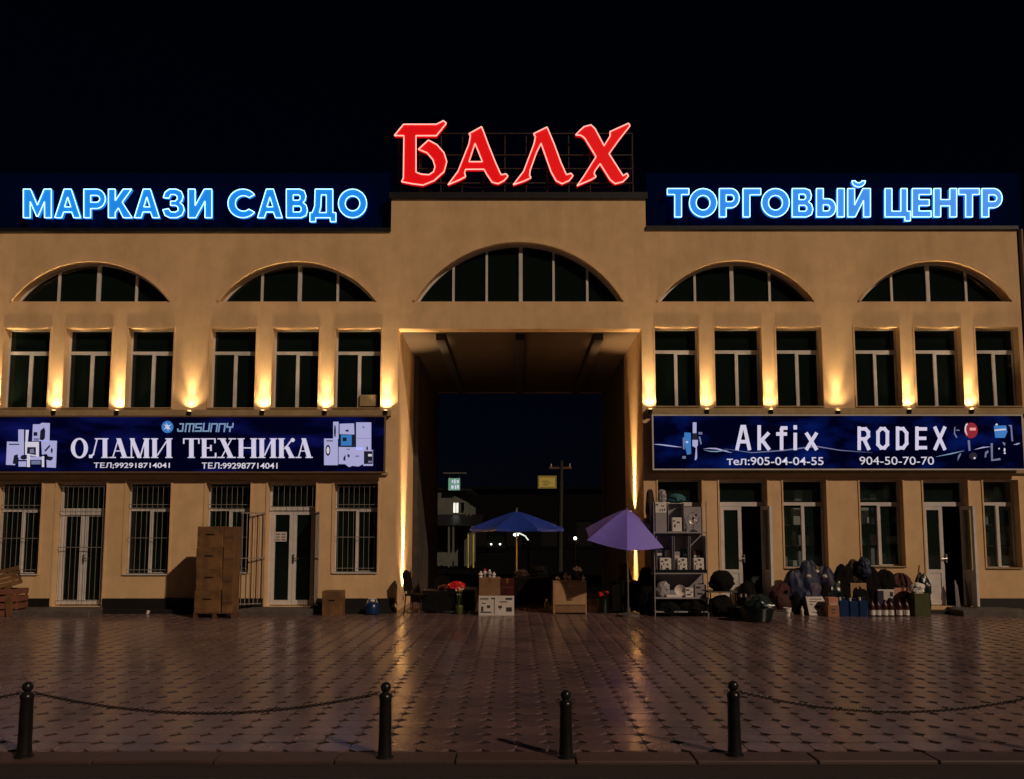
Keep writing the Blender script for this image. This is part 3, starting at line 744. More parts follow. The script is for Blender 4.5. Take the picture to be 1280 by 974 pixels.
for py in (167, 194, 211, 229): fr.box(xa, xb, .12, .15, Z(py, .13) - .012, Z(py, .13) + .012)
for i in range(12):
    x = xa + (xb - xa) * i / 11; fr.box(x - .012, x + .012, .155, .18, zC + .1, Z(166, .13))
    if i % 2: fr.cyl((x, .17, Z(170, .13)), (x, 1.3, zC - .3), .015, n=5)
fr.build('frame', 'frame_paint', t)
# cable drooping below the lettering
MB().tube([(X(560 + 14 * i, 232), .1, Z(231 + 4 * math.sin(i / 16 * PI * 3) ** 2, .1)) for i in range(17)], .008, 5).build('cable', 'black_plastic', t)

# ================================================================== SHOP BANNERS
YF = -.24
def bpl(pts, y=YF): return [(at(x, yy, y).x, at(x, yy, y).z) for x, yy in pts]
def flatpoly(mb, pts, k=0): mb.plate(bpl(pts), (), YF - .004 - k * .0016, YF - .0005)
def text_part(parent, body, x0, x1, y0, y1, m_, name, bold=.0, k=0):
    c = bpy.data.curves.new(name, 'FONT'); c.body = body; c.size = 1; c.offset = bold; c.extrude = 0.01
    o = bpy.data.objects.new(name, c); COL.objects.link(o)
    dg = bpy.context.evaluated_depsgraph_get(); me = bpy.data.meshes.new_from_object(o.evaluated_get(dg))
    bpy.data.objects.remove(o)
    xs = [v.co.x for v in me.vertices]; ys = [v.co.y for v in me.vertices]
    a, b = at(x0, y1, YF), at(x1, y0, YF)
    sx, sy = (b.x - a.x) / (max(xs) - min(xs)), (b.z - a.z) / (max(ys) - min(ys)); mx_, my_ = min(xs), min(ys)
    off = Vector(parent.location)
    for v in me.vertices:
        x, y, z = v.co; v.co = (a.x + (x - mx_) * sx - off.x, YF - .004 - z * .2 - k * .001 - off.y, a.z + (y - my_) * sy - off.z)
    me.materials.clear(); me.materials.append(M[m_])
    o = bpy.data.objects.new(name, me); COL.objects.link(o); o.parent = parent; return o
def banner(label, px0, px1, py0, py1, fm, rim):
    a, b = at(px0, py1, YF), at(px1, py0, YF)
    t = thing('shop_banner', label, 'sign', ((a.x + b.x) / 2, 0, a.z))
    MB().box(a.x, b.x, YF, YF + .03, a.z, b.z).build('banner_face', fm, t)
    MB().box(a.x + .01, b.x - .01, YF + .031, -.001, a.z + .01, b.z - .01).build('box', 'black_iron', t)
    f = MB(); w = .035
    f.box(a.x - w, b.x + w, YF - .02, YF + .05, b.z, b.z + w); f.box(a.x - w, b.x + w, YF - .02, YF + .05, a.z - w, a.z)
    f.box(b.x, b.x + w, YF - .02, YF + .05, a.z, b.z); f.box(a.x - w, a.x, YF - .02, YF + .05, a.z, b.z)
    f.build('frame', rim, t)
    return t
lb = banner('blue printed shop banner with white appliances and ОЛАМИ ТЕХНИКА lettering', -330, 480.5, 521.5, 589.5, 'banner_left', 'pvc_brown')
rb = banner('dark blue shop banner reading Akfix and RODEX with pictures of tools', 817.5, 1276, 520, 586, 'banner_right', 'pvc')
def serif(ch, W, H):
    s = .07 * H; th = .30 * W if ch in 'ЛМИНКАХ' else .30 * W; t = .055 * H
    th = 5.6; tn = 1.5; P = []
    def rect(a, b, c, d): P.append([(a, c), (b, c), (b, d), (a, d)])
    def stem(x, w=th, e=1.6): rect(x, x + w, 0, H); rect(x - e, x + w + e, 0, t * .9); rect(x - e, x + w + e, H - t * .9, H)
    def line(x0, y0, x1, y1, w): P.append([(x0 - w / 2, y0), (x0 + w / 2, y0), (x1 + w / 2, y1), (x1 - w / 2, y1)])
    if ch == 'О': return 'ring'
    if ch == 'Л':
        stem(W - th - 2); line(W * .42, 0, W * .22, H * .8, tn); line(W * .22, H * .8, W * .06, H * .97, 3.2); rect(0, W * .16, H * .84, H); rect(W * .3, W - 2, 0, t)
    elif ch == 'А':
        line(W * .47, 0, W * .16, H, tn); line(W * .47, 0, W * .80, H, th); rect(W * .27, W * .66, H * .62, H * .67); rect(0, W * .33, H - t, H); rect(W * .58, W, H - t, H)
    elif ch == 'М':
        rect(1, 7, 0, t); stem(W - th - 1.5, e=1.3); line(3.2, 0, W * .5, H, th * .9); line(W - th + .3, 0, W * .52, H, tn); rect(2.2, 3.7, 0, H); rect(0, 6, H - t, H)
    elif ch == 'И': stem(1.5); stem(W - th - 1.5); line(W - th - 1, H * .12, th + 2, H * .88, 1.7)
    elif ch == 'Т': stem(W / 2 - th / 2); rect(0, W, 0, t); rect(0, 1.6, 0, H * .28); rect(W - 1.6, W, 0, H * .28)
    elif ch == 'Е': stem(1.5); rect(1.5, W - 1, 0, t); rect(W - 2.6, W - 1, 0, H * .25); rect(5, W * .68, H * .46, H * .52); rect(W * .6, W * .7, H * .34, H * .64); rect(1.5, W, H - t, H); rect(W - 1.8, W, H * .74, H)
    elif ch == 'Х': line(W * .24, 0, W * .74, H, th * 1.1); line(W * .78, 0, W * .2, H, tn); rect(0, W * .46, 0, t); rect(W * .6, W, 0, t); rect(0, W * .38, H - t, H); rect(W * .52, W, H - t, H)
    elif ch == 'Н': stem(1.5); stem(W - th - 1.5); rect(4, W - 4, H * .46, H * .52)
    elif ch == 'К': stem(1.5); line(W * .82, H * .06, W * .38, H * .55, 2.2); line(W * .5, H * .42, W * .83, H, th); rect(W * .62, W * .98, H - t, H); P.append(ell(W * .86, H * .09, 2.6, 2.6, 0, 315, 7))
    return P
yt, yb = 548, 572.6
for ch, a, b in [('О', 88.7, 110), ('Л', 111.5, 136), ('А', 137, 161), ('М', 161.5, 187.5), ('И', 189, 215.5), ('Т', 229, 249.5), ('Е', 251, 270.6), ('Х', 272, 295), ('Н', 297, 321.5), ('И', 323, 346), ('К', 347.5, 369), ('А', 369.5, 391)]:
    P = serif(ch, b - a, yb - yt); mb = MB()
    if P == 'ring':
        w, h = b - a, yb - yt
        mb.plate(bpl([(a + x, yt + y) for x, y in ell(w / 2, h / 2, w / 2, h / 2 + .5, 0, 345, 23)]), [bpl([(a + x, yt + y) for x, y in ell(w / 2, h / 2, w / 2 - 5, h / 2 - 1.6, 0, 345, 23)])], YF - .006, YF - .0005)
    else:
        for k, p in enumerate(P): flatpoly(mb, [(a + x, yt + y) for x, y in p], k)
    mb.build('letter', 'print_white', lb)
text_part(lb, 'ТЕЛ;992918714041', 117, 212.5, 578.3, 586, 'print_white2', 'phone_number', .012)
text_part(lb, 'ТЕЛ:992987714041', 252, 347, 578.3, 586, 'print_white2', 'phone_number', .012)
# brand emblem and word over the title
mb = MB(); mb.plate(bpl(ell(209.4, 533.8, 7.4, 7.6, 0, 345, 23)), (), YF - .003, YF - .0005); mb.build('emblem_disc', 'print_blue', lb)
mb = MB()
for k, (dx, dy) in enumerate(((4.6, 3.6), (4.8, -3.2), (1.2, 5.2))):
    px_, py_ = -dy * .22, dx * .22
    flatpoly(mb, [(209.4 - dx, 533.8 - dy), (209.4 + px_, 533.8 + py_), (209.4 + dx, 533.8 + dy), (209.4 - px_, 533.8 - py_)], k + 1)
mb.build('emblem_star', 'print_white2', lb)
def strokes(parent, x0, y0, w, h, segs, tw, m_, name='letter', slant=0):
    mb = MB()
    for k, (ax, ay, bx, by) in enumerate(segs):
        A = Vector((x0 + ax * w + (1 - ay) * slant, y0 + ay * h)); B = Vector((x0 + bx * w + (1 - by) * slant, y0 + by * h)); d = B - A
        n = Vector((-d.y, d.x)).normalized() * tw / 2; e = d.normalized() * tw * .42
        flatpoly(mb, [tuple(A - e - n), tuple(B + e - n), tuple(B + e + n), tuple(A - e + n)], k)
    return mb.build(name, m_, parent)
jm = {'J': [(.25, .05, .85, .05), (.85, .05, .85, .95), (.85, .95, .1, .95), (.1, .95, .0, .7)], 'M': [(.0, 1, .0, .05), (0, .05, 1, .05), (1, .05, 1, 1), (.5, .05, .5, 1)],
      'S': [(1, .05, 0, .05), (0, .05, 0, .5), (0, .5, 1, .5), (1, .5, 1, .95), (1, .95, 0, .95)], 'U': [(0, 0, 0, .95), (0, .95, 1, .95), (1, .95, 1, 0)],
      'N': [(0, 1, 0, .05), (0, .05, 1, .05), (1, .05, 1, 1)], 'Y': [(0, 0, 0, .45), (0, .45, 1, .45), (1, 0, 1, .45), (.6, .45, .6, 1)]}
xx = 222
for ch, w in (('J', 7), ('M', 9.5), ('S', 7), ('U', 7), ('N', 7), ('N', 7), ('Y', 7)):
    strokes(lb, xx, 529.5, w, 10, jm[ch], 1.7, 'print_cyan', slant=1.4); xx += w + 2.75
# appliances printed at both ends of the left banner
def pic(parent, name, items):
    names_ = ['print_lilac', 'print_dark', 'print_dim', 'print_blue', 'print_white2', 'print_cyan', 'print_red', 'print_pink']
    mb = MB()
    for k, (mi, pts) in enumerate(items):
        mb.use(mi); flatpoly(mb, pts, k)
    used = sorted(set(mb.m)); mb.m = [used.index(i) for i in mb.m]
    return mb.build(name, [names_[i] for i in used], parent)
q = lambda a, b, c, d: [(a, c), (b, c), (b, d), (a, d)]
s = 10.667
def z1(pts): return [(x / s, 515 + y / s) for x, y in pts]
pic(lb, 'printed_fridge', [(0, z1([(245, 235), (320, 235), (320, 400), (245, 400)])), (4, z1([(345, 240), (385, 240), (370, 400), (340, 400)]))])
pic(lb, 'printed_washing_machine', [(0, z1([(440, 165), (530, 165), (560, 145), (665, 150), (660, 390), (430, 390)])), (1, z1([(540, 250), (590, 205), (605, 250), (600, 350), (575, 380), (530, 370)])), (1, z1(q(450, 500, 270, 320))), (2, z1(q(455, 520, 350, 385)))])
pic(lb, 'printed_freezer', [(0, z1([(95, 395), (320, 400), (320, 570), (270, 590), (230, 620), (200, 710), (80, 705)])), (1, z1(q(120, 260, 425, 440))), (1, z1([(170, 690), (190, 580), (240, 565), (245, 700)]))])
pic(lb, 'printed_gas_stove', [(4, z1([(335, 400), (520, 400), (520, 600), (335, 570)])), (1, z1([(365, 470), (480, 470), (480, 575), (360, 555)])), (2, z1([(400, 500), (450, 490), (460, 550), (400, 550)]))])
pic(lb, 'printed_cooker', [(0, z1([(250, 590), (560, 600), (560, 640), (250, 640)])), (4, z1(q(360, 400, 560, 735))), (4, z1(q(560, 590, 590, 735))), (0, z1(q(250, 350, 660, 730))), (2, z1(q(420, 540, 650, 700))), (1, z1(ell(320, 610, 45, 25, 0, 330, 11)))])
pic(lb, 'printed_heater', [(0, z1([(550, 380), (760, 385), (750, 660), (700, 660), (620, 560), (560, 570)])), (1, z1([(590, 520), (660, 440), (675, 455), (610, 530)])), (1, z1(ell(692, 515, 12, 35, 0, 330, 11))), (1, z1([(620, 590), (710, 600), (700, 640), (630, 630)]))])
pic(lb, 'printed_box', [(0, z1([(620, 640), (750, 660), (745, 745), (625, 740)]))])
s2 = 11.88
def z3(pts): return [(390 + x / s2, 518 + y / s2) for x, y in pts]
pic(lb, 'printed_tall_fridge', [(0, z3(q(315, 395, 110, 365))), (1, z3(ell(342, 250, 14, 95, 0, 330, 11)))])
pic(lb, 'printed_washer', [(0, z3(q(180, 385, 360, 755))), (1, z3(ell(238, 535, 36, 82, 0, 345, 15))), (4, z3(ell(238, 535, 22, 52, 0, 345, 15))), (1, z3(q(215, 310, 388, 402)))])
pic(lb, 'printed_air_conditioner', [(0, z3([(410, 140), (625, 135), (630, 300), (410, 295)])), (1, z3([(500, 230), (545, 230), (545, 260), (500, 255)]))])
pic(lb, 'printed_television', [(1, z3(q(405, 645, 300, 485))), (3, z3(q(430, 590, 305, 465))), (1, z3(q(455, 515, 345, 400)))])
pic(lb, 'printed_big_fridge', [(0, z3(q(655, 880, 120, 530))), (2, z3(q(750, 780, 180, 205))), (2, z3(q(662, 875, 355, 360)))])
pic(lb, 'printed_small_appliances', [(0, z3([(395, 485), (760, 490), (760, 740), (690, 775), (600, 765), (550, 785), (490, 740), (395, 740)])), (1, z3([(525, 590), (560, 600), (560, 640), (530, 635)])), (1, z3([(470, 640), (500, 600), (495, 690), (465, 680)])), (2, z3(q(645, 700, 612, 632))), (2, z3(q(520, 565, 510, 528)))])
pic(lb, 'printed_oven', [(0, z3(q(760, 905, 530, 765))), (1, z3(q(772, 900, 548, 738))), (4, z3(q(835, 890, 590, 625))), (2, z3(q(835, 890, 690, 720))), (1, z3(ell(820, 505, 12, 32, 0, 330, 9)))])
# right banner: words
ak = {'A': [(.08, 1, .42, 0), (.42, 0, .58, 0), (.58, 0, .92, 1), (.25, .68, .75, .68)], 'k': [(.1, 0, .1, 1), (.85, .32, .2, .68), (.35, .6, .9, 1)], 'f': [(.45, .12, .45, 1), (.5, .06, .95, .06), (.0, .33, .9, .33)],
      'i': [(.5, .34, .5, 1), (.5, 0, .5, .06)], 'x': [(.08, .33, .92, 1), (.92, .33, .08, 1)], 'R': [(.1, 0, .1, 1), (.1, .05, .65, .05), (.65, .05, .88, .2), (.88, .2, .88, .4), (.88, .4, .65, .53), (.65, .53, .1, .53), (.5, .53, .9, 1)],
      'O': [(.1, .2, .1, .8), (.1, .2, .35, .04), (.35, .04, .65, .04), (.65, .04, .9, .2), (.9, .2, .9, .8), (.9, .8, .65, .96), (.65, .96, .35, .96), (.35, .96, .1, .8)],
      'D': [(.1, 0, .1, 1), (.1, .04, .6, .04), (.6, .04, .9, .25), (.9, .25, .9, .75), (.9, .75, .6, .96), (.6, .96, .1, .96)], 'E': [(.12, 0, .12, 1), (.12, .05, .92, .05), (.12, .5, .85, .5), (.12, .95, .92, .95)],
      'X': [(.1, 0, .9, 1), (.9, 0, .1, 1)]}
for ch, a, b in [('A', 920, 938), ('k', 947.5, 962), ('f', 972, 983), ('i', 991, 997), ('x', 1007.5, 1021)]: strokes(rb, a, 533.5, b - a, 27.5, ak[ch], 4.4, 'print_white')
for ch, a, b in [('R', 1072.5, 1087), ('O', 1096, 1110.5), ('D', 1120.5, 1134.5), ('E', 1144.5, 1158), ('X', 1167.5, 1182)]: strokes(rb, a, 535, b - a, 26, ak[ch], 4.2, 'print_white')
text_part(rb, 'тeл:905-04-04-55', 908.5, 1029, 571.5, 581.5, 'print_white2', 'phone_number', .006)
text_part(rb, '904-50-70-70', 1074.5, 1167, 571, 581, 'print_white2', 'phone_number', 0)
s4 = 11.88
def z4(pts): return [(815 + x / s4, 518 + y / s4) for x, y in pts]
def z5(pts): return [(1180 + x / s4, 518 + y / s4) for x, y in pts]
def streak(pts, w, m_, name='light_streak', k=0):
    mb = MB(); n = len(pts)
    up = [(x, y - w * math.sin(PI * (i + .15) / (n - .7))) for i, (x, y) in enumerate(pts)]; dn = [(x, y + w * math.sin(PI * (i + .15) / (n - .7))) for i, (x, y) in enumerate(pts)]
    mb.plate(bpl(up + dn[::-1]), (), YF - .0025 - k * .0004, YF - .0005); return mb.build(name, m_, rb)
streak(z4([(20, 445), (120, 450), (240, 465), (340, 478), (450, 490)]), .8, 'print_lilac')
streak(z4([(760, 515), (850, 505), (950, 510), (1030, 530), (1120, 555), (1188, 570)]), .9, 'print_lilac')
streak(z4([(770, 530), (860, 550), (960, 552), (1050, 540), (1130, 530)]), .7, 'print_cyan', k=2)
streak([(905, 561), (940, 566), (980, 563), (1020, 558), (1050, 563), (1090, 566)], .8, 'print_dim')
streak([(1170, 571), (1190, 567), (1205, 563.5)], .8, 'print_cyan')
streak([(1218, 562), (1228, 559.5), (1238, 558.5)], .8, 'print_lilac')
streak([(1267, 556), (1272, 555), (1275, 554)], .9, 'print_lilac')
pic(rb, 'printed_power_tool', [(3, z4([(480, 270), (575, 275), (580, 590), (520, 600), (500, 520), (480, 420)])), (0, z4(q(605, 660, 120, 280))), (1, z4(q(600, 670, 285, 375))), (0, z4([(600, 380), (680, 380), (680, 460), (665, 480), (670, 640), (655, 680), (635, 680), (650, 500), (600, 470)])), (2, z4([(690, 330), (715, 330), (740, 440), (720, 450)])), (4, z4(q(505, 535, 400, 425))), (2, z4(q(450, 500, 620, 660))), (2, z4(q(690, 745, 265, 300))), (2, z4([(455, 350), (475, 340), (485, 520), (460, 520)]))])
pic(rb, 'printed_polisher', [(6, z5(ell(400, 240, 100, 118, 0, 345, 20))), (4, z5([(345, 130), (320, 150), (305, 200), (305, 250), (330, 300), (350, 320), (335, 270), (325, 230), (330, 180), (350, 150)])), (7, z5(q(380, 470, 200, 240))), (2, z5([(350, 385), (380, 385), (392, 540), (365, 545)])), (1, z5(ell(430, 620, 60, 55, 0, 345, 16))), (4, z5(ell(450, 650, 16, 16, 0, 330, 8))), (2, z5([(150, 200), (165, 180), (160, 280), (195, 345), (180, 350), (145, 290)])), (2, z5(q(180, 225, 230, 245))), (2, z5([(205, 620), (240, 575), (250, 590), (225, 640), (200, 690)]))])
pic(rb, 'printed_drill', [(3, z5([(740, 170), (920, 165), (940, 260), (900, 350), (760, 350)])), (4, z5([(745, 228), (915, 210), (920, 235), (750, 248)])), (4, z5(ell(780, 152, 18, 14, 0, 330, 9))), (2, z5([(870, 410), (910, 430), (900, 470), (870, 430)])), (4, z5(ell(897, 530, 12, 30, 0, 330, 9))), (4, z5(ell(900, 578, 15, 12, 0, 330, 9))), (2, z5([(690, 430), (720, 430), (720, 670), (830, 650), (835, 680), (700, 695)])), (4, z5(ell(815, 510, 9, 12, 0, 330, 8))), (2, z5([(600, 640), (610, 560), (650, 535), (655, 560), (625, 600), (620, 640)])), (2, z5([(950, 160), (1000, 160), (1020, 400), (1000, 400), (985, 190)]))])

# ================================================================== BOLLARDS AND CHAINS
def bollard(px, pyb, h, label):
    p = gr(px, pyb); t = thing('bollard', label, 'bollard', (p.x, p.y, 0), 'black bollards along the kerb')
    k = h / .64
    MB().lathe([(.075, -.02), (.075, .012), (.060, .025), (.055, .10), (.051, .47 * k), (.056, .48 * k), (.056, .50 * k), (.046, .515 * k), (.026, .535 * k)], n=20).build('post', 'black_iron', t, local=True, smooth=True)
    MB().sphere((0, 0, .572 * k), .045, 18, 12).build('ball', 'black_iron', t, local=True, smooth=True)
    rg = MB()
    for s_ in (-1, 1): rg.tube([(s_ * .062 + .016 * math.cos(a), 0, .53 * k - .012 + .016 * math.sin(a)) for a in [2 * PI * i / 8 for i in range(8)]], .004, 5, closed=True)
    rg.build('ring', 'chain_steel', t, local=True)
    return (p.x, p.y, .52 * k)
B = [bollard(30, 945.5, .64, 'black ball-topped bollard at the far left, with a chain on each side'),
     bollard(481, 946, .64, 'black ball-topped bollard left of centre where the long left chain ends'),
     bollard(707.5, 946.5, .57, 'shorter black bollard near the centre that carries no chain'),
     bollard(918.5, 943.5, .64, 'black bollard right of centre where the right hand chain starts')]
BL = bollard(-428, 945.5, .64, 'black bollard outside the left edge holding the far end of the left chain')
BR = bollard(1331, 943.5, .64, 'black bollard outside the right edge holding the far end of the right chain')
def chain(a, b, sag, label):
    a = Vector(a); b = Vector(b); a.x += .07; b.x -= .07
    L = (b - a).length; n = int(L / .025); mb = MB()
    pos = lambda t: a.lerp(b, t) - Vector((0, 0, sag * 4 * t * (1 - t)))
    for i in range(n):
        p, q_ = pos(i / n), pos((i + 1) / n); c = (p + q_) / 2; d = (q_ - p).normalized(); ln = (q_ - p).length * .5 + .006
        u = Vector((0, 1, 0)) if i % 2 else d.cross(Vector((0, 1, 0))).normalized(); w = .010
        mb.tube([c + d * ln * .95, c + d * ln * .5 + u * w, c - d * ln * .5 + u * w, c - d * ln * .95, c - d * ln * .5 - u * w, c + d * ln * .5 - u * w], .0052, 4, closed=True)
    o = mb.build('chain', 'chain_steel', None); tag(o, label, 'chain', 'chains between the bollards')
chain(B[0], B[1], .165, 'long sagging chain between the far left bollard and the one left of centre')
chain(B[3], BR, .165, 'sagging chain running from the bollard right of centre out of the photo')
chain(BL, B[0], .165, 'chain end hanging on the far left bollard and leaving the photo')

# ================================================================== GOODS AND STREET THINGS
def pxbox(x0, x1, yt, yb, depth, z0=None, yf=None):
    """front face spans the pixels; stands on the ground (or on z0 with its front at yf)"""
    if yf is None: yf = gr(PPX, yb).y
    a, b = at(x0, yb, yf), at(x1, yt, yf)
    return a.x, b.x, yf, yf + depth, (0 if z0 is None else z0), b.z
def carton(name, label, cat, bx, mt, group=None, tape=True, prints=(), pm='ink', slots=0):
    x0, x1, y0, y1, z0, z1 = bx
    t = thing(name, label, cat, ((x0 + x1) / 2, (y0 + y1) / 2, z0), group)
    MB().bbox(x0, x1, y0, y1, z0 + .001, z1, .008).build('body', mt, t)
    xm = (x0 + x1) / 2; w = min(.03, (x1 - x0) * .08)
    if tape:
        MB().box(xm - w, xm + w, y0 - .0025, y1 + .0025, z1 - .0005, z1 + .002).box(xm - w, xm + w, y0 - .003, y0 - .0005, z1 - (z1 - z0) * .25, z1 - .001).build('tape', 'tape', t)
        MB().box(x0 + .012, x1 - .012, y0 - .0022, y0 + .001, (z0 + z1) / 2 - .004, (z0 + z1) / 2 + .004).build('fold', 'cardboard_dark', t)
    if slots:
        xw = (x1 - x0) * .16; zc = z0 + (z1 - z0) * .62
        MB().box(xm - xw, xm + xw, y0 - .003, y0 + .01, zc - .014, zc + .014).build('hand_hole', 'black_plastic', t)
    if prints:
        mb = MB()
        for k, (a, b, c, d) in enumerate(prints):
            mb.box(x0 + (x1 - x0) * a, x0 + (x1 - x0) * b, y0 - .0035 - k * .0002, y0 - .0005, z0 + (z1 - z0) * c, z0 + (z1 - z0) * d)
        mb.build('print', pm, t)
    return t
from mathutils import noise as NZ
def blob(rx, ry, h, seed, n=34, m=20, lump=.30, knot=True):
    mb = MB(); vs = []; o_ = Vector((seed * 3.7, seed * 1.3, 0)); rnd = random.Random(seed); lean = rnd.uniform(-.12, .12)
    for i in range(m + 1):
        t = i / m
        r = min(1, (max(0.0, 1 - ((t - .38) / (.64 if t > .38 else .46)) ** 2)) ** .5 + .02)
        if t == 0: r = max(r, .72)
        for j in range(n):
            a = 2 * PI * j / n; d = Vector((math.cos(a), math.sin(a), t * 2 - 1))
            q_ = 1 + lump * (NZ.noise(d * 1.3 + o_)) + lump * .8 * (abs(NZ.noise(d * 2.9 + o_ * 2)) - .25) + lump * .9 * (abs(NZ.noise(Vector((d.x * 4.2, d.y * 4.2, d.z * 1.6)) + o_)) - .2) * (.5 + t) + lump * .3 * NZ.noise(d * 8 + o_)
            vs.append((rx * r * q_ * math.cos(a) + lean * rx * t, ry * r * q_ * math.sin(a), h * t * (1 + .10 * NZ.noise(d * 1.7 - o_) * (1 if t > .1 else 0))))
    fs = [(i * n + j, i * n + (j + 1) % n, (i + 1) * n + (j + 1) % n, (i + 1) * n + j) for i in range(m) for j in range(n)]
    fs += [tuple(range(n - 1, -1, -1)), tuple(range(m * n, (m + 1) * n))]
    return mb.add(vs, fs)
def sack(name, label, cat, px0, px1, yt, yb, mt, seed, y=None, z=0, group=None, depth=.8, knotm=None):
    yf = gr(PPX, yb).y if y is None else y
    a, b = at(px0, yb, yf), at(px1, yt, yf); rx = (b.x - a.x) / 2
    t = thing(name, label, cat, ((a.x + b.x) / 2, yf + rx * depth * .8, z), group)
    blob(rx, rx * depth, b.z - z, seed).build('bag', mt, t, local=True, smooth=True)
    kz = (b.z - z)
    if name == 'sack' and seed % 2 == 0:
        kn = MB(); r_ = random.Random(seed + 500)
        for q_ in range(5):
            a_ = 2 * PI * q_ / 5 + r_.uniform(-.3, .3); e = rx * r_.uniform(.10, .2)
            kn.add([(0, 0, kz * .95), (e * math.cos(a_ - .35), e * math.sin(a_ - .35), kz * .95 + e * .9), (e * 1.1 * math.cos(a_ + .35), e * 1.1 * math.sin(a_ + .35), kz * .95 + e * .8)], [(0, 1, 2)])
        kn.build('gathered_neck', mt, t, local=True)
    return t
def bottle(name, label, cat, px, yt, yb, w, m_body, m_cap, group=None, y=None, z=0, band=None):
    yf = gr(PPX, yb).y if y is None else y
    p = at(px, yb, yf); h = at(px, yt, yf).z - z; r = w / 2 * (yf - CAM.y) / FPX
    t = thing(name, label, cat, (p.x, yf + r, z), group)
    MB().lathe([(r * .9, .001), (r, r * .15), (r, h * .62), (r * .92, h * .70), (r * .42, h * .82), (r * .36, h * .88)], n=14).build('body', m_body, t, local=True, smooth=True)
    MB().cyl((0, 0, h * .881), (0, 0, h), r * .42, n=12).build('cap', m_cap, t, local=True, smooth=True)
    if band: MB().lathe([(r * 1.012, h * .06), (r * 1.012, h * .38)], n=14).build('label_band', band, t, local=True, smooth=True)
    return t

# -- left of the gateway
a = pxbox(241, 294, 757, 773, .62)
pt = thing('pallet', 'dark wooden pallet under the tall stack of brown cartons', 'pallet', ((a[0] + a[1]) / 2, a[2] + .3, 0))
for k in range(5):
    z = .10; y0 = a[2] + k * .125
    MB().box(a[0], a[1], y0, y0 + .095, z, z + .02).build('board', 'wood_dark', pt)
for k in range(3):
    xx = a[0] + (a[1] - a[0] - .09) * k / 2; MB().box(xx, xx + .09, a[2] + .005, a[2] + .59, .0, .099).build('block', 'wood_dark', pt)
ybase = a[2] + .03; zz = .121
ztop = at(260, 658, ybase).z; hh = (ztop - zz) / 4
xa, xb = at(245, 700, ybase).x, at(277, 700, ybase).x
for k, lab in enumerate(('bottom carton', 'second carton from the bottom', 'third carton from the bottom', 'topmost carton')):
    dx = (-.012, .01, -.004, .006)[k]
    carton('carton', lab + ' of the tall brown stack beside the left wing wall', 'carton', (xa + dx, xb + dx, ybase + .005 * k, ybase + .52, zz + hh * k, zz + hh * (k + 1) - .004), 'wood', 'brown cartons stacked by the left wing', tape=False, slots=1)
xa2, xb2 = at(279, 700, ybase + .06).x, at(292, 700, ybase + .06).x
t = thing('wooden_case', 'tall narrow wooden case standing right beside the stack of brown cartons', 'wooden case', ((xa2 + xb2) / 2, ybase + .2, .121))
MB().bbox(xa2, xb2, ybase + .06, ybase + .5, .121, ztop - .01, .006).build('body', 'wood', t)
for k in range(4):
    z = .3 + k * .48; MB().box(xa2 + .01, xb2 - .01, ybase + .054, ybase + .0595, z, z + .05).build('batten', 'wood_dark', t)
carton('wooden_crate', 'knee-high brown wooden crate between the second door and the right window', 'crate', pxbox(402, 427, 739, 770, .42), 'wood', tape=False, slots=1)
# far left crate heap
t = thing('wooden_crate', 'upper wooden crate, tilted, on the heap at the far left edge', 'crate', (at(-2, 735, -.9).x, -.7, .62))
def slat_crate(t, w, d, h, mt='wood'):
    for s_ in (0, 1):
        for k in range(4):
            z = .01 + k * (h - .06) / 3.4; y = -d / 2 if s_ == 0 else d / 2 - .012
            MB().box(-w / 2, w / 2, y, y + .012, z, z + h * .2).build('slat', mt, t, local=True)
            x = -w / 2 - .013 if s_ == 0 else w / 2 + .001
            MB().box(x, x + .012, -d / 2, d / 2, z, z + h * .2).build('slat', mt, t, local=True)
    for sx in (-1, 1):
        for sy in (-1, 1): MB().box(sx * (w / 2 - .02) - .015, sx * (w / 2 - .02) + .015, sy * (d / 2 - .032) - .015, sy * (d / 2 - .032) + .015, 0, h).build('corner_post', mt, t, local=True)
    MB().box(-w / 2 + .003, w / 2 - .003, -d / 2 + .013, d / 2 - .013, .002, .012).build('base', mt, t, local=True)
slat_crate(t, .62, .45, .42); t.rotation_euler = (R(3), R(-14), R(12))
t = thing('wooden_crate', 'lower wooden crate of the heap at the far left edge', 'crate', (at(2, 765, -.95).x, -.72, 0)); slat_crate(t, .60, .48, .60, 'cardboard_dark'); t.rotation_euler = (0, 0, R(6))
t = thing('broken_board', 'short broken board leaning on the crates at the far left', 'board', (at(12, 768, -1.05).x, -1.05, 0)); MB().box(-.07, .07, -.01, .012, 0, .75).build('plank', 'wood', t, local=True); t.rotation_euler = (R(-14), R(-16), 0)
# small things by the plinth
t = thing('plastic_cup', 'small crumpled white cup on the ground below the second window', 'cup', tuple(gr(184, 768.5))); MB().lathe([(.028, 0), (.034, .03), (.04, .075), (.036, .078), (.03, .03)], n=12).build('cup_body', 'white_plastic', t, local=True, smooth=True); t.rotation_euler = (0, R(20), 0); t.location.z = .012
bx = pxbox(455, 472, 751, 769, .3)
t = thing('water_jug', 'round blue plastic jug with a pale lid beside the left plinth', 'jug', ((bx[0] + bx[1]) / 2, bx[2] + .17, 0))
MB().lathe([(.13, .0), (.165, .03), (.17, .12), (.165, .21), (.12, .27), (.06, .295)], n=18).build('body', 'blue_plastic', t, local=True, smooth=True)
MB().cyl((0, 0, .296), (0, 0, .335), .062, n=14).build('lid', 'white_plastic', t, local=True, smooth=True)
MB().tube([(-.12, 0, .26), (-.08, 0, .36), (.08, 0, .36), (.12, 0, .26)], .009, 6).build('handle', 'white_plastic', t, local=True)

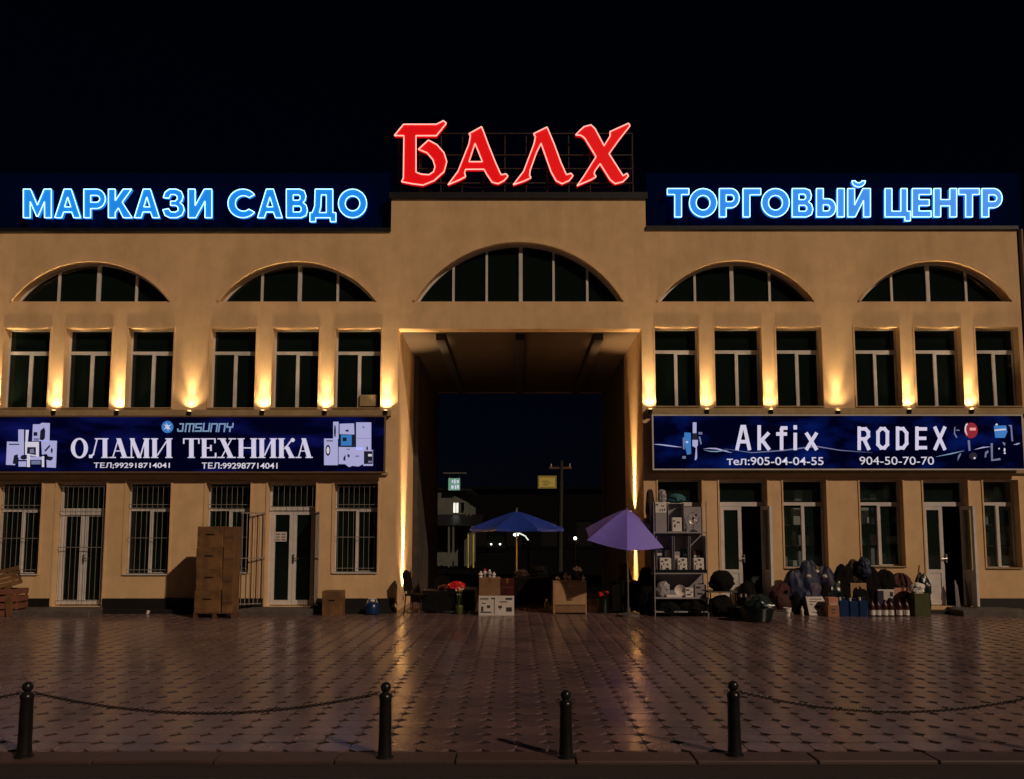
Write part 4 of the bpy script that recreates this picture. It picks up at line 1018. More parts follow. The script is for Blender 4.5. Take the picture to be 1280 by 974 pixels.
# -- chairs
def chair(label, x, y, rz, mt, group=None, h=.86, z=0):
    t = thing('chair', label, 'chair', (x, y, z), group)
    MB().bbox(-.21, .21, -.21, .21, .42, .46, .015).build('seat', mt, t, local=True)
    n = 9; vs = []
    mb = MB()
    for k in (0, 1):
        for i in range(n):
            f = i / (n - 1); xx = -.20 + .40 * f; top = h - .10 * (2 * f - 1) ** 2
            bow = .03 * (1 - (2 * f - 1) ** 2)
            vs += [(xx, .19 + bow + k * .02, .52), (xx, .25 + bow + k * .02, top)]
    fs = []
    for i in range(n - 1):
        a_ = 2 * i; b_ = 2 * n + 2 * i
        fs += [(a_, a_ + 2, a_ + 3, a_ + 1), (b_, b_ + 1, b_ + 3, b_ + 2), (a_ + 1, a_ + 3, b_ + 3, b_ + 1), (a_, b_, b_ + 2, a_ + 2)]
    fs += [(0, 1, 2 * n + 1, 2 * n), (2 * n - 2, 4 * n - 2, 4 * n - 1, 2 * n - 1)]
    mb.add(vs, fs); mb.build('backrest', mt, t, local=True, smooth=True)
    for sx in (-1, 1):
        for sy in (-1, 1): MB().cyl((sx * .21, sy * .21, 0), (sx * .18, sy * .18, .42), .012, .015, 8).build('leg', 'black_iron', t, local=True, smooth=True)
        MB().cyl((sx * .18, .19, .44), (sx * .19, .235, .60), .012, n=7).build('back_post', 'black_iron', t, local=True)
    t.rotation_euler = (0, 0, rz); return t
p = gr(517, 768); chair('black chair with rounded back beside the left gateway lamp', p.x + .05, p.y + .1, R(70), 'black_cloth', h=1.0)
p = gr(538, 768); chair('low dark chair standing among the goods left of the red bag', p.x + .1, p.y + .5, R(-20), 'black_plastic')
# stake with a hook next to the lamp
p = gr(513, 766)
t = thing('hook_stand', 'thin metal stand with a round clip in front of the gateway lamp', 'stand', (p.x, p.y, 0))
MB().cyl((0, 0, 0), (0, 0, 1.05), .008, n=6).build('rod', 'black_iron', t, local=True); MB().sphere((0, 0, .93), .045, 10, 8).build('clip', 'pvc_brown', t, local=True, smooth=True); MB().cyl((0, 0, 0), (0, 0, .015), .09, n=12).build('foot', 'black_iron', t, local=True)

def table(label, bx, mt_top, mt_leg='black_iron', cloth=None, group=None, name='table'):
    x0, x1, y0, y1, z0, z1 = bx
    t = thing(name, label, 'table', ((x0 + x1) / 2, (y0 + y1) / 2, 0), group)
    MB().bbox(x0, x1, y0, y1, z1 - .035, z1, .006).build('table_top', mt_top, t)
    for xx in (x0 + .04, x1 - .04):
        for yy in (y0 + .04, y1 - .04): MB().cyl((xx, yy, 0), (xx, yy, z1 - .036), .014, n=8).build('leg', mt_leg, t)
    if cloth:
        mb = MB(); n = 40; per = [(x0 - .01, y0 - .01), (x1 + .01, y0 - .01), (x1 + .01, y1 + .01), (x0 - .01, y1 + .01)]
        pts = []
        for k in range(4):
            p0, p1 = per[k], per[(k + 1) % 4]
            for i in range(10): f = i / 10; pts.append((p0[0] + (p1[0] - p0[0]) * f, p0[1] + (p1[1] - p0[1]) * f))
        cx, cy = (x0 + x1) / 2, (y0 + y1) / 2; vs = []
        for z, s_ in ((z1 + .002, 0), (z1 - .02, .2), (z1 * .5, 1), (.06, 1.4)):
            for i, (x, y) in enumerate(pts):
                k = 1 + s_ * .018 * (1 + math.sin(i * 2.4)) ; vs.append((cx + (x - cx) * k, cy + (y - cy) * k, z))
        fs = [(r * n + i, r * n + (i + 1) % n, (r + 1) * n + (i + 1) % n, (r + 1) * n + i) for r in range(3) for i in range(n)] + [tuple(range(n))]
        mb.add(vs, fs).build('table_cover', cloth, t, smooth=True)
    return t
table('low dark covered table with red bag and toys left in the gateway', pxbox(528, 592, 739, 767, .7), 'wood_dark', cloth='black_cloth')
yl = gr(PPX, 767).y; ztb = pxbox(528, 592, 739, 767, .7)[5]
sack('carrier_bag', 'bright red plastic bag on the dark table in the gateway', 'bag', 560, 581, 727, 740, 'red_plastic', 11, y=yl + .1, z=ztb + .002)
sack('carrier_bag', 'dark red bag slumped left of the bright red one', 'bag', 548, 562, 731, 740, 'dark_red', 12, y=yl + .12, z=ztb + .002)
t = thing('flower_bunch', 'small bunch of white and yellow flowers before the red bag', 'flowers', (at(574, 745, yl - .05).x, yl - .12, 0))
for k in range(9):
    rnd = random.Random(k); a_ = rnd.uniform(0, 6.28); x, y, z = .09 * math.cos(a_), .05 * math.sin(a_), .42 + rnd.uniform(0, .16)
    MB().cyl((0, 0, .18), (x, y, z), .004, n=4).build('stem', 'leaf', t, local=True); MB().sphere((x, y, z), .022, 7, 5).build('blossom', 'white_plastic' if k % 3 else 'yellow_card', t, local=True)
MB().lathe([(.07, 0), (.085, .02), (.10, .18), (.09, .2)], n=14).build('pot', 'olive_plastic', t, local=True, smooth=True)

# -- cartons and cabinet of the gateway stall
lowc = pxbox(598, 642.5, 745, 769.5, .46)
carton('printed_carton', 'wide white carton with product pictures standing on the paving in the gateway', 'carton', lowc, 'white_card', tape=False, pm='ink',
       prints=[(.05, .28, .82, .88), (.36, .47, .83, .90), (.76, .95, .80, .90), (.06, .36, .14, .20), (.24, .33, .38, .52), (.08, .14, .22, .46), (.44, .455, .08, .92), (.56, .66, .38, .5), (.6, .62, .28, .38), (.78, .94, .2, .42), (.1, .2, .6, .64), (.6, .8, .68, .72)])
c2 = (lowc[0] + .005, lowc[0] + .49, lowc[2] + .02, lowc[3] - .02, lowc[5] + .002, at(610, 722.5, lowc[2] + .02).z)
carton('carton', 'brown carton on the left end of the white printed carton', 'carton', c2, 'cardboard', tape=True)
c3 = (lowc[0] + .50, lowc[1] - .0, lowc[2] + .03, lowc[3] - .02, lowc[5] + .002, at(610, 724, lowc[2] + .02).z)
carton('carton', 'dark red carton on the right end of the white printed carton', 'carton', c3, 'dark_red', tape=True)
def knick(label, px, yt, w, m1, m2, y, z):
    p = at(px, 700, y); h = at(px, yt, y).z - z; r = w / 2 * (y - CAM.y) / FPX
    t = thing('figurine', label, 'figurine', (p.x, y, z), 'small white figures and cups on the gateway cartons')
    MB().lathe([(r * .7, .0), (r * .85, h * .08), (r * .5, h * .25), (r, h * .5), (r * .8, h * .68), (r * .35, h * .74)], n=10).build('body', m1, t, local=True, smooth=True)
    MB().sphere((0, 0, h * .86), max(.012, h * .15), 9, 7).build('head', m2, t, local=True, smooth=True)
for k, (px, yt, w, m1, m2, lab) in enumerate([(601, 714, 6, 'white_plastic', 'white_plastic', 'squat white figure, leftmost on the brown carton'), (606.5, 711, 5, 'white_plastic', 'red_plastic', 'white figure with a red head, second on the brown carton'),
        (612, 712, 6, 'grey_plastic', 'white_plastic', 'grey figure with a white head, third on the brown carton'), (617.5, 715, 5, 'white_plastic', 'white_plastic', 'short white figure at the right end of the brown carton')]):
    knick(lab, px, yt, w, m1, m2, c2[2] + .12 + .08 * (k % 2), c2[5] + .001)
cb = pxbox(692, 733, 726.5, 767.5, .45)
t = thing('cabinet', 'light brown wooden cabinet with two drawers standing in the middle of the gateway', 'cabinet', ((cb[0] + cb[1]) / 2, cb[2] + .22, 0))
MB().box(cb[0], cb[0] + .025, cb[2], cb[3], 0, cb[5] - .026).build('side_panel', 'cardboard_light', t); MB().box(cb[1] - .025, cb[1], cb[2], cb[3], 0, cb[5] - .026).build('side_panel', 'cardboard_light', t)
MB().bbox(cb[0] - .008, cb[1] + .008, cb[2] - .01, cb[3], cb[5] - .025, cb[5], .005).build('top', 'cardboard_light', t)
MB().box(cb[0] + .03, cb[1] - .03, cb[3] - .02, cb[3] - .005, 0, cb[5] - .03).build('back', 'cardboard', t)
zc = cb[5] * .27
MB().box(cb[0] + .03, cb[1] - .03, cb[2] - .004, cb[2] + .3, .03, zc - .008).build('drawer', 'cardboard', t)
dw = MB().box(cb[0] + .03, cb[1] - .03, cb[2] - .004, cb[2] + .3, zc + .008, cb[5] - .035).build('drawer', 'cardboard_light', t)
xm = (cb[0] + cb[1]) / 2; MB().box(xm - .06, xm + .06, cb[2] - .02, cb[2] - .005, cb[5] * .42, cb[5] * .42 + .018).build('handle', 'wood_dark', t)
MB().box(xm - .03, xm + .04, cb[2] - .008, cb[2] - .0045, cb[5] * .84, cb[5] * .84 + .03).build('price_tag', 'white_card', t)
for k, (px, yt, w, m1, m2, lab) in enumerate([(697, 720, 7, 'white_plastic', 'white_plastic', 'low white cup at the left end of the wooden cabinet'), (707, 716, 7, 'grey_plastic', 'grey_plastic', 'pale grey jug, second on the wooden cabinet'), (712, 718, 5, 'white_plastic', 'grey_plastic', 'small white and grey figure, third on the wooden cabinet'),
        (729, 719, 5, 'white_plastic', 'white_plastic', 'small white candle at the right end of the wooden cabinet')]):
    knick(lab, px, yt, w, m1, m2, cb[2] + .12 + .06 * (k % 3), cb[5] + .001)
p = at(722, 726, cb[2] + .15)
t = thing('vase', 'dark red vase with white roses on the wooden cabinet', 'vase', (p.x, cb[2] + .2, cb[5] + .001))
MB().lathe([(.03, 0), (.045, .04), (.05, .10), (.02, .16), (.03, .19)], n=12).build('vase_body', 'dark_red', t, local=True, smooth=True)
for k, (x, y, z) in enumerate([(-.07, 0, .27), (-.01, .02, .31), (.05, 0, .28), (-.03, -.03, .25), (.03, .03, .25), (.08, .02, .24)]):
    MB().sphere((x, y, z), .032, 8, 6).build('rose', 'white_plastic', t, local=True, smooth=True); MB().cyl((0, 0, .18), (x, y, z - .02), .004, n=4).build('stem', 'leaf', t, local=True)
bottle('bottle', 'olive green bottle on the paving left of the wooden cabinet', 'bottle', 683.5, 749, 764.5, 6, 'olive_plastic', 'white_plastic')
# right of the cabinet: planter with red flowers
p = gr(754.5, 767)
t = thing('flower_pot', 'tall dark planter with red flowers and pale leaves right of the cabinet', 'planter', (p.x, p.y + .15, 0))
MB().lathe([(.12, 0), (.13, .02), (.17, .33), (.18, .35), (.165, .35), (.155, .31)], n=16).build('pot', 'green_plastic', t, local=True, smooth=True)
rnd = random.Random(5)
for k in range(7):
    a_ = rnd.uniform(0, 6.28); r_ = rnd.uniform(.02, .14); MB().sphere((r_ * math.cos(a_), r_ * math.sin(a_) - .03, .43 + rnd.uniform(-.03, .05)), .035, 7, 5).build('blossom', 'red_plastic', t, local=True)
for k in range(14):
    a_ = rnd.uniform(0, 6.28); h_ = rnd.uniform(.5, .8); r_ = rnd.uniform(.03, .13); c_, s_ = math.cos(a_), math.sin(a_)
    MB().add([(0, 0, .33), (c_ * r_ - s_ * .014, s_ * r_ + c_ * .014, h_ * .7), (c_ * r_ * 1.6, s_ * r_ * 1.6, h_), (c_ * r_ + s_ * .014, s_ * r_ - c_ * .014, h_ * .72)], [(0, 1, 2, 3)]).build('leaf', 'leaf', t, local=True)
table('dark covered table in the shade under the purple umbrella', pxbox(766, 798, 727, 767, .8), 'wood_dark', cloth='black_cloth')
table('dark covered table far back in the gateway under the blue umbrella', pxbox(640, 688, 722, 755, 1.0, yf=1.2), 'wood_dark', cloth='black_cloth')
for k, (px0, px1, yt, yf, lab) in enumerate([(644, 660, 712, 1.3, 'left dark bundle on the covered table under the blue umbrella'), (664, 684, 708, 1.4, 'right dark bundle on the covered table under the blue umbrella')]):
    sack('bundle', lab, 'bundle', px0, px1, yt, 724, 'black_cloth' if k else 'brown_cloth', 40 + k, y=yf, z=at(650, 722, 1.2).z + .002)
sack('covered_heap', 'black covered heap between the gateway and the display rack', 'covered goods', 797, 826, 712, 769, 'black_cloth', 50)
sack('covered_heap', 'low dark covered heap right of the flower planter', 'covered goods', 770, 792, 706, 745, 'brown_cloth', 51, y=.3)

# -- umbrellas
def umbrella(label, base, h, r, n, drop, tilt, rot, mt, lift=.0, valance=.1):
    t = thing('umbrella', label, 'umbrella', base)
    Mx = Matrix.Translation((0, 0, h)) @ Matrix.Rotation(tilt[0], 4, 'X') @ Matrix.Rotation(tilt[1], 4, 'Y') @ Matrix.Rotation(rot, 4, 'Z')
    for k in range(n):
        a0, a1 = 2 * PI * k / n, 2 * PI * (k + 1) / n; m = 6; vs = []
        for i in range(m + 1):
            f = i / m
            for j in range(m + 1):
                g_ = j / m
                p0 = Vector((math.cos(a0) * r * f, math.sin(a0) * r * f)); p1 = Vector((math.cos(a1) * r * f, math.sin(a1) * r * f)); p_ = p0.lerp(p1, g_)
                p_ = p_ * (1 - .05 * f * math.sin(PI * g_))
                vs.append(Mx @ Vector((p_.x, p_.y, -drop * f ** 1.15 - .035 * f * math.sin(PI * g_))))
        fs = [(i * (m + 1) + j, (i + 1) * (m + 1) + j, (i + 1) * (m + 1) + j + 1, i * (m + 1) + j + 1) for i in range(m) for j in range(m)]
        if valance:
            o_ = len(vs)
            for j in range(m + 1):
                v = vs[m * (m + 1) + j]; vs.append(v - Vector((0, 0, valance * (1 - .25 * math.sin(PI * j / m)))))
            fs += [(m * (m + 1) + j, o_ + j, o_ + j + 1, m * (m + 1) + j + 1) for j in range(m)]
        MB().add(vs, fs).build('canopy_panel', mt, t, local=True, smooth=False)
        MB().cyl(Mx @ Vector((0, 0, -.03)), Mx @ Vector((math.cos(a0) * r * .98, math.sin(a0) * r * .98, -drop - .015)), .007, n=5).build('rib', 'steel', t, local=True)
    MB().cyl((0, 0, .04), Mx @ Vector((0, 0, .06)), .02, n=10).build('pole', 'steel', t, local=True, smooth=True)
    MB().lathe([(.26, 0), (.26, .05), (.06, .09), (.04, .2)], n=16).build('base', 'concrete', t, local=True, smooth=True)
    MB().sphere(Mx @ Vector((0, 0, .06)), .03, 8, 6).build('finial', 'black_plastic', t, local=True)
    return t
pb_ = at(646, 665, 1.5)
umbrella('wide blue market umbrella open inside the gateway', (pb_.x, 1.5, 0), at(646, 639, 1.5).z, 1.27, 8, .44, (0, 0), R(22.5), 'tarp_blue', valance=.07)
yu = -1.0
pa_ = at(780, 636, yu)
umbrella('tilted purple umbrella at the right edge of the gateway', (pa_.x + .08, yu + .1, 0), pa_.z, .98, 6, .68, (R(16), R(5)), R(27), 'tarp_purple', valance=0)

# -- display rack
ry = gr(PPX, 771).y
rx0, rx1 = at(818, 700, ry).x, at(884, 700, ry).x
t = thing('display_rack', 'tall grey wire display rack full of small goods right of the gateway', 'rack', ((rx0 + rx1) / 2, ry + .2, 0))
zs = [.12, at(850, 747, ry).z, at(850, 716, ry).z, at(850, 665, ry).z, at(850, 630, ry).z]
for xx in (rx0, rx1):
    for yy in (ry, ry + .42): MB().cyl((xx, yy, 0), (xx, yy, at(850, 627, ry).z), .012, n=6).build('post', 'grey_plastic', t)
for z in zs[:4]:
    s_ = MB().bbox(rx0, rx1, ry, ry + .42, z - .03, z, .004).build('shelf', 'grey_plastic', t)
MB().box(rx0, rx1, ry + .425, ry + .435, .4, at(850, 633, ry).z).build('back_panel', 'grey_plastic', t)
MB().box(rx0, rx1, ry - .004, ry + .01, zs[2] + .0, zs[2] + .07).build('front_rail', 'black_plastic', t)
def bin_(label, x0, x1, yt, z, yoff, mt='grey_plastic'):
    a_, b_ = at(x0, 700, ry + yoff), at(x1, yt, ry + yoff)
    t = thing('display_bin', label, 'bin', ((a_.x + b_.x) / 2, ry + yoff, z), 'open bins on the display rack')
    X0, X1, h = a_.x, b_.x, b_.z
    MB().box(X0, X0 + .01, ry + yoff, ry + .40, z + .001, h).build('side', mt, t); MB().box(X1 - .01, X1, ry + yoff, ry + .40, z + .001, h).build('side', mt, t)
    MB().box(X0 + .011, X1 - .011, ry + .385, ry + .395, z + .001, h).build('back', mt, t); MB().box(X0 + .011, X1 - .011, ry + yoff, ry + .384, z + .001, z + .012).build('bottom', mt, t)
bn = ['left', 'middle', 'right']
for k, (x0, x1) in enumerate(((821, 841), (843, 861), (863, 882))):
    bin_(bn[k] + ' grey bin on the middle shelf of the display rack', x0, x1, 670, zs[2] + .001, .03)
    bx = (at(x0 + 4, 700, ry + .04).x, at(x1 - 2, 700, ry + .04).x, ry + .045, ry + .16, zs[2] + .014, at(850, 697.5, ry + .04).z)
    carton('small_box', 'white printed box in the ' + bn[k] + ' bin of the display rack', 'box', bx, 'white_plastic', 'white boxes on the display rack', tape=False, prints=[(.1, .3, .7, .8), (.42, .68, .8, .92), (.1, .2, .2, .5), (.5, .8, .15, .3), (.62, .75, .45, .6), (.3, .38, .5, .62)])
bin_('tall grey bin on the upper shelf of the display rack', 836, 855, 629, zs[3] + .001, .03)
bx = (at(840, 640, ry + .04).x, at(852, 640, ry + .04).x, ry + .045, ry + .16, zs[3] + .014, at(850, 647, ry + .04).z)
carton('small_box', 'white printed box in the tall upper bin of the rack', 'box', bx, 'white_plastic', 'white boxes on the display rack', tape=False, prints=[(.1, .3, .7, .8), (.2, .35, .3, .5), (.5, .8, .6, .7)])
bx = (at(819, 640, ry + .04).x, at(833, 640, ry + .04).x, ry + .03, ry + .3, zs[3] + .001, at(850, 641, ry + .04).z)
carton('box', 'grey box under the small white one at the upper left of the rack', 'box', bx, 'grey_plastic', tape=False)
bx2 = (bx[0], bx[1], ry + .03, ry + .25, bx[5] + .001, at(850, 628, ry + .04).z)
carton('small_box', 'white printed box at the upper left corner of the rack', 'box', bx2, 'white_plastic', 'white boxes on the display rack', tape=False, prints=[(.08, .25, .7, .85), (.4, .48, .15, .35), (.6, .7, .15, .35), (.8, .9, .2, .4), (.55, .8, .6, .7)])
for k, (x0, x1, yt, zi, mt, lab) in enumerate(((856, 866, 735, 1, 'white_plastic', 'white printed box on the lowest rack shelf, right of the bowl'), (868, 882, 731, 1, 'grey_plastic', 'grey printed box at the right end of the lowest rack shelf'),
        (822, 832, 704, 4, 'white_card', ''), )):
    if not lab: continue
    bx_ = (at(x0, 700, ry + .04).x, at(x1, 700, ry + .04).x, ry + .05, ry + .2, zs[zi] + .002, at(850, yt, ry + .04).z)
    carton('small_box', lab, 'box', bx_, mt, 'white boxes on the display rack', tape=False, prints=[(.1, .5, .7, .85), (.2, .7, .2, .35), (.6, .9, .5, .6)])
for k, (x0, x1, lab) in enumerate(((822, 830, 'left'), (833, 840, 'second'), (844, 852, 'third'), (855, 864, 'fourth'), (868, 879, 'right'))):
    bx_ = (at(x0, 700, ry + .04).x, at(x1, 700, ry + .04).x, ry + .20, ry + .34, zs[2] + .015 if k not in (9,) else 0, at(850, 686 + (k * 7) % 5, ry + .04).z)
    carton('small_box', lab + ' tall packet at the back of the middle rack shelf', 'box', bx_, ('blue_cloth', 'white_card', 'grey_plastic', 'fabric_teal', 'maroon_cloth')[k], 'packets at the back of the rack', tape=False, prints=[(.15, .85, .7, .8)], pm='white_card')
# fan on the upper right
fz = zs[3] + .001; fx = at(868, 655, ry + .1).x
t = thing('table_fan', 'small round grey table fan at the upper right of the display rack', 'fan', (fx, ry + .2, fz))
MB().lathe([(.09, 0), (.09, .02), (.03, .05)], n=14).build('foot', 'black_plastic', t, local=True, smooth=True); MB().cyl((0, .02, .04), (0, .02, .30), .014, n=8).build('stem', 'steel', t, local=True)
MB().tube([(.13 * math.cos(2 * PI * i / 18), -.02, .31 + .13 * math.sin(2 * PI * i / 18)) for i in range(18)], .008, 5, closed=True).build('guard_ring', 'steel', t, local=True)
for k in range(4):
    a_ = PI / 4 + PI / 2 * k; c_, s_ = math.cos(a_), math.sin(a_); MB().add([(0, 0, .31), (c_ * .11 - s_ * .04, .012, .31 + s_ * .11 + c_ * .04), (c_ * .12 + s_ * .03, -.012, .31 + s_ * .12 - c_ * .03)], [(0, 1, 2)]).build('blade', 'white_plastic', t, local=True)
MB().sphere((0, -.01, .31), .03, 8, 6).build('hub', 'black_plastic', t, local=True)
bx = (at(862, 640, ry + .04).x, at(874, 640, ry + .04).x, ry + .12, ry + .3, fz + .002, at(850, 657, ry + .04).z)
sack('plastic_bag', 'grey plastic bag hanging over the top left of the display rack', 'bag', 823, 834, 612, 630, 'grey_plastic', 60, y=ry + .05, z=bx2[5] + .002)
sack('potted_bush', 'dark bushy bundle on the left top corner of the display rack', 'bundle', 808, 819, 613, 655, 'brown_cloth', 61, y=ry + .12, z=at(812, 655, ry + .1).z)
sack('plastic_bag', 'dark teal bag on the top of the display rack', 'bag', 836, 856, 617, 629, 'fabric_teal', 62, y=ry + .2, z=at(812, 629, ry + .1).z + .01)
t = thing('bowl', 'pale upright bowl on the lowest shelf of the rack', 'bowl', (at(851, 738, ry).x, ry + .15, zs[1] + .10)); MB().lathe([(.03, 0), (.10, .03), (.13, .08), (.125, .082), (.09, .04), (.02, .012)], n=18).build('bowl_body', 'white_card', t, local=True, smooth=True); t.rotation_euler = (R(75), 0, 0); t.location.z = zs[1] + .13
carton('tray', 'flat white tray at the left of the lowest rack shelf', 'tray', (at(833, 740, ry).x, at(852, 740, ry).x, ry + .01, ry + .14, zs[1] + .001, zs[1] + .055), 'white_plastic', tape=False)
sack('plastic_bag', 'grey bag at the left end of the lowest rack shelf', 'bag', 822, 838, 727, 745, 'grey_plastic', 63, y=ry + .12, z=zs[1] + .002)
sack('bundle', 'black bundle under the display rack', 'bundle', 822, 852, 750, 771, 'black_cloth', 64, y=ry + .02)
sack('bundle', 'black bundle under the right half of the display rack', 'bundle', 853, 884, 748, 771, 'black_cloth', 65, y=ry + .02)

# -- black bench and dark goods in front of the first open door
bb = pxbox(887, 922, 739, 772, .5)
table('black folding table with a shiny edge in front of the first open door', bb, 'black_plastic', cloth=None, name='folding_table')
MBt = MB().box(bb[0], bb[1], bb[2] - .01, bb[2] - .001, bb[5] - .03, bb[5] - .008)
o = MBt.build('metal_edge', 'steel', bpy.data.objects['folding_table'])
sack('goods_bag', 'black bag lying on the folding table by the rack', 'bag', 888, 918, 714, 739, 'black_cloth', 70, y=bb[2] + .06, z=bb[5] + .002)
sack('goods_bag', 'black bag stuffed under the folding table', 'bag', 889, 920, 745, 771, 'black_cloth', 71, y=bb[2] + .05)
def basin(label, px, pyb, r, h, mt, z=0, name='plastic_basin'):
    p = gr(px, pyb); t = thing(name, label, 'basin', (p.x, p.y + r, z))
    MB().lathe([(r * .72, 0), (r * .76, .01), (r * .93, h * .92), (r * 1.04, h * .95), (r * 1.04, h), (r * .92, h), (r * .72, .04), (.01, .03)], n=28).build('basin_body', mt, t, local=True, smooth=True)
    MB().tube([(r * 1.02 * math.cos(2 * PI * i / 28), r * 1.02 * math.sin(2 * PI * i / 28), h) for i in range(28)], .012, 6, closed=True).build('rim', mt, t, local=True, smooth=True)
    return t
basin('large dark green plastic basin standing farthest forward on the paving', 953, 779, .40, .28, 'green_plastic')
p = gr(953, 779)
sack('goods_bag', 'dark green shiny bag heaped in the large basin', 'bag', 934, 970, 744, 778, 'green_plastic', 72, y=p.y + .12, z=.05)
basin('smaller dark basin behind the big green one', 925, 773, .22, .22, 'black_plastic')
sack('goods_bag', 'black sack standing behind the green basin by the door', 'sack', 925, 950, 728, 766, 'black_cloth', 73)
t = thing('cooking_pot', 'small round metal pot beside the open door panel', 'pot', tuple(at(941, 742, gr(0, 764).y)))
MB().lathe([(.07, 0), (.10, .03), (.105, .12), (.095, .12)], n=16).build('pot_body', 'steel', t, local=True, smooth=True); MB().lathe([(.10, .121), (.05, .15), (.012, .155)], n=14).build('lid', 'grey_plastic', t, local=True, smooth=True); t.location.z = at(941, 752, gr(0, 764).y).z
for k, (px, lab) in enumerate(((926, 'left small brass tap on the doorstep goods'), (932, 'right small brass tap on the doorstep goods'))):
    yk = gr(0, 768).y; p_ = at(px, 745, yk); t = thing('jar', 'small pale jar, ' + ('left' if k == 0 else 'right') + ' of two at the foot of the open door', 'jar', (p_.x, yk, p_.z - .03), 'small pale jars at the open door')
    MB().lathe([(.025, 0), (.03, .02), (.028, .06)], n=10).build('glass_body', 'grey_plastic', t, local=True, smooth=True); MB().cyl((0, 0, .061), (0, 0, .075), .024, n=10).build('lid', 'yellow_card', t, local=True)
# -- heap of bags left of the pier
H = [(968, 990, 728, 'maroon_cloth', -.66, 'dark maroon sack by the open door leaf'), (984, 1008, 712, 'blue_cloth', -.42, 'dark blue sack at the left end of the bag heap, against the wall'), (1002, 1026, 700, 'blue_cloth', -.38, 'tall blue sack against the first shop window sill'),
     (1022, 1048, 706, 'violet_cloth', -.40, 'dark violet sack under the right edge of the first shop window'), (1004, 1034, 724, 'violet_cloth', -.66, 'violet sack bulging in the middle of the left bag heap'), (986, 1008, 734, 'black_cloth', -.72, 'black bag low at the left of the bag heap'),
     (1044, 1072, 706, 'black_cloth', -.42, 'black sack at the left end of the dark heap'), (1060, 1088, 700, 'brown_cloth', -.36, 'brown sack with a rounded top in the dark heap'), (1080, 1104, 708, 'black_cloth', -.42, 'black sack below the mullion of the second shop window'),
     (1034, 1060, 724, 'green_plastic', -.62, 'dark green shiny bag between the violet and black sacks'), (1062, 1088, 722, 'black_cloth', -.62, 'black bag in the middle of the dark heap, in front'), (1098, 1126, 712, 'black_cloth', -.45, 'wide black sack under the right edge of the second shop window'), (1116, 1146, 717, 'maroon_cloth', -.50, 'maroon sack at the right end of the dark heap')]
for k, (x0, x1, yt, mt, yq, lab) in enumerate(H):
    sack('sack', lab, 'sack', x0 - 2, x1 + 2, yt + 2, 765, mt, 80 + k, y=max(yq, -.46), depth=.55)
sack('sack', 'small bright blue sack on top of the dark heap', 'sack', 1074, 1090, 697, 716, 'blue_cloth', 95, y=-.5, z=.86)
for k, (px, py, yq, lab) in enumerate(((1011, 722, -1.1, 'crumpled white tag on the violet sack'), (1031, 722, -1.05, 'crumpled white tag on the dark violet sack'), (1021, 716, -1.0, 'white knot of plastic between the two violet sacks'))):
    p = at(px, py, yq); t = thing('paper_scrap', lab, 'scrap', (p.x, yq, p.z)); mb = blob(.05, .04, .07, 200 + k, 10, 6, .3, False); mb.build('scrap', 'white_card', t, local=True)
for k, (px0, px1, yt, yq, mt, lab) in enumerate(((996, 1022, 738, -.95, 'blue_cloth', 'low blue bag slumped before the heap, left of the leaning sign'), (1024, 1048, 730, -.92, 'black_cloth', 'low black bag behind the leaning white sign'), (1046, 1072, 728, -.82, 'black_cloth', 'low black bag behind the blue canisters'),
        (1084, 1112, 728, -.86, 'black_cloth', 'low black bag behind the dark red jars'), (1108, 1140, 726, -.76, 'brown_cloth', 'low brown bag behind the pink carton'))):
    sack('low_bag', lab, 'bag', px0, px1, yt, 766, mt, 120 + k, y=yq + .45, depth=.4)
# -- front row of goods
def bucket(label, px, pyt, pyb, w, mt):
    y = gr(PPX, pyb).y; p = at(px, pyb, y); h = at(px, pyt, y).z; r = w / 2 * (y - CAM.y) / FPX
    t = thing('bucket', label, 'bucket', (p.x, y + r, 0))
    MB().lathe([(r * .78, 0), (r * .8, .01), (r * .96, h * .9), (r * 1.03, h * .92), (r * 1.03, h), (r * .93, h), (r * .75, .03)], n=18).build('bucket_body', mt, t, local=True, smooth=True)
    MB().tube([(-r, 0, h * .9), (-r * .8, -r * .6, h * .55), (0, -r * 1.05, h * .42), (r * .8, -r * .6, h * .55), (r, 0, h * .9)], .005, 5).build('handle', 'steel', t, local=True)
bucket('small white bucket at the foot of the blue sacks', 986, 760, 771, 10, 'white_plastic')
bottle('bottle', 'small clear bottle right of the white bucket', 'bottle', 1003.5, 758, 770, 4, 'white_card', 'white_plastic')
# folding notice board leaning back
ys = gr(PPX, 770).y; a_, b_ = at(1012, 770, ys), at(1040, 770, ys); zt = at(1008, 746, ys + .22).z
t = thing('notice_board', 'white printed sign leaning back on the paving before the violet sacks', 'sign', ((a_.x + b_.x) / 2, ys, 0))
tl = (at(1007, 746, ys + .25)); tr_ = at(1028, 746, ys + .25)
vs = [(a_.x, ys, .01), (b_.x, ys, .01), (tr_.x, ys + .25, zt), (tl.x, ys + .25, zt)]; nrm = Vector((0, -zt, .25)).normalized() * -.03
vs2 = [tuple(Vector(v) + nrm) for v in vs]
MB().add(vs + vs2, [(0, 1, 2, 3), (7, 6, 5, 4), (0, 4, 5, 1), (1, 5, 6, 2), (2, 6, 7, 3), (3, 7, 4, 0)]).build('board', 'white_card', t)
mb = MB()
def onb(u, v): return Vector(vs[0]).lerp(Vector(vs[1]), u).lerp(Vector(vs[3]).lerp(Vector(vs[2]), u), v) - nrm * .08
for (u0, u1, v0, v1) in ((.2, .85, .84, .88), (.15, .55, .70, .75), (.35, .75, .45, .52), (.45, .60, .36, .45), (.6, .8, .30, .36), (.15, .85, .14, .18), (.12, .3, .55, .60)):
    mb.add([onb(u0, v0), onb(u1, v0), onb(u1, v1), onb(u0, v1)], [(0, 1, 2, 3)])
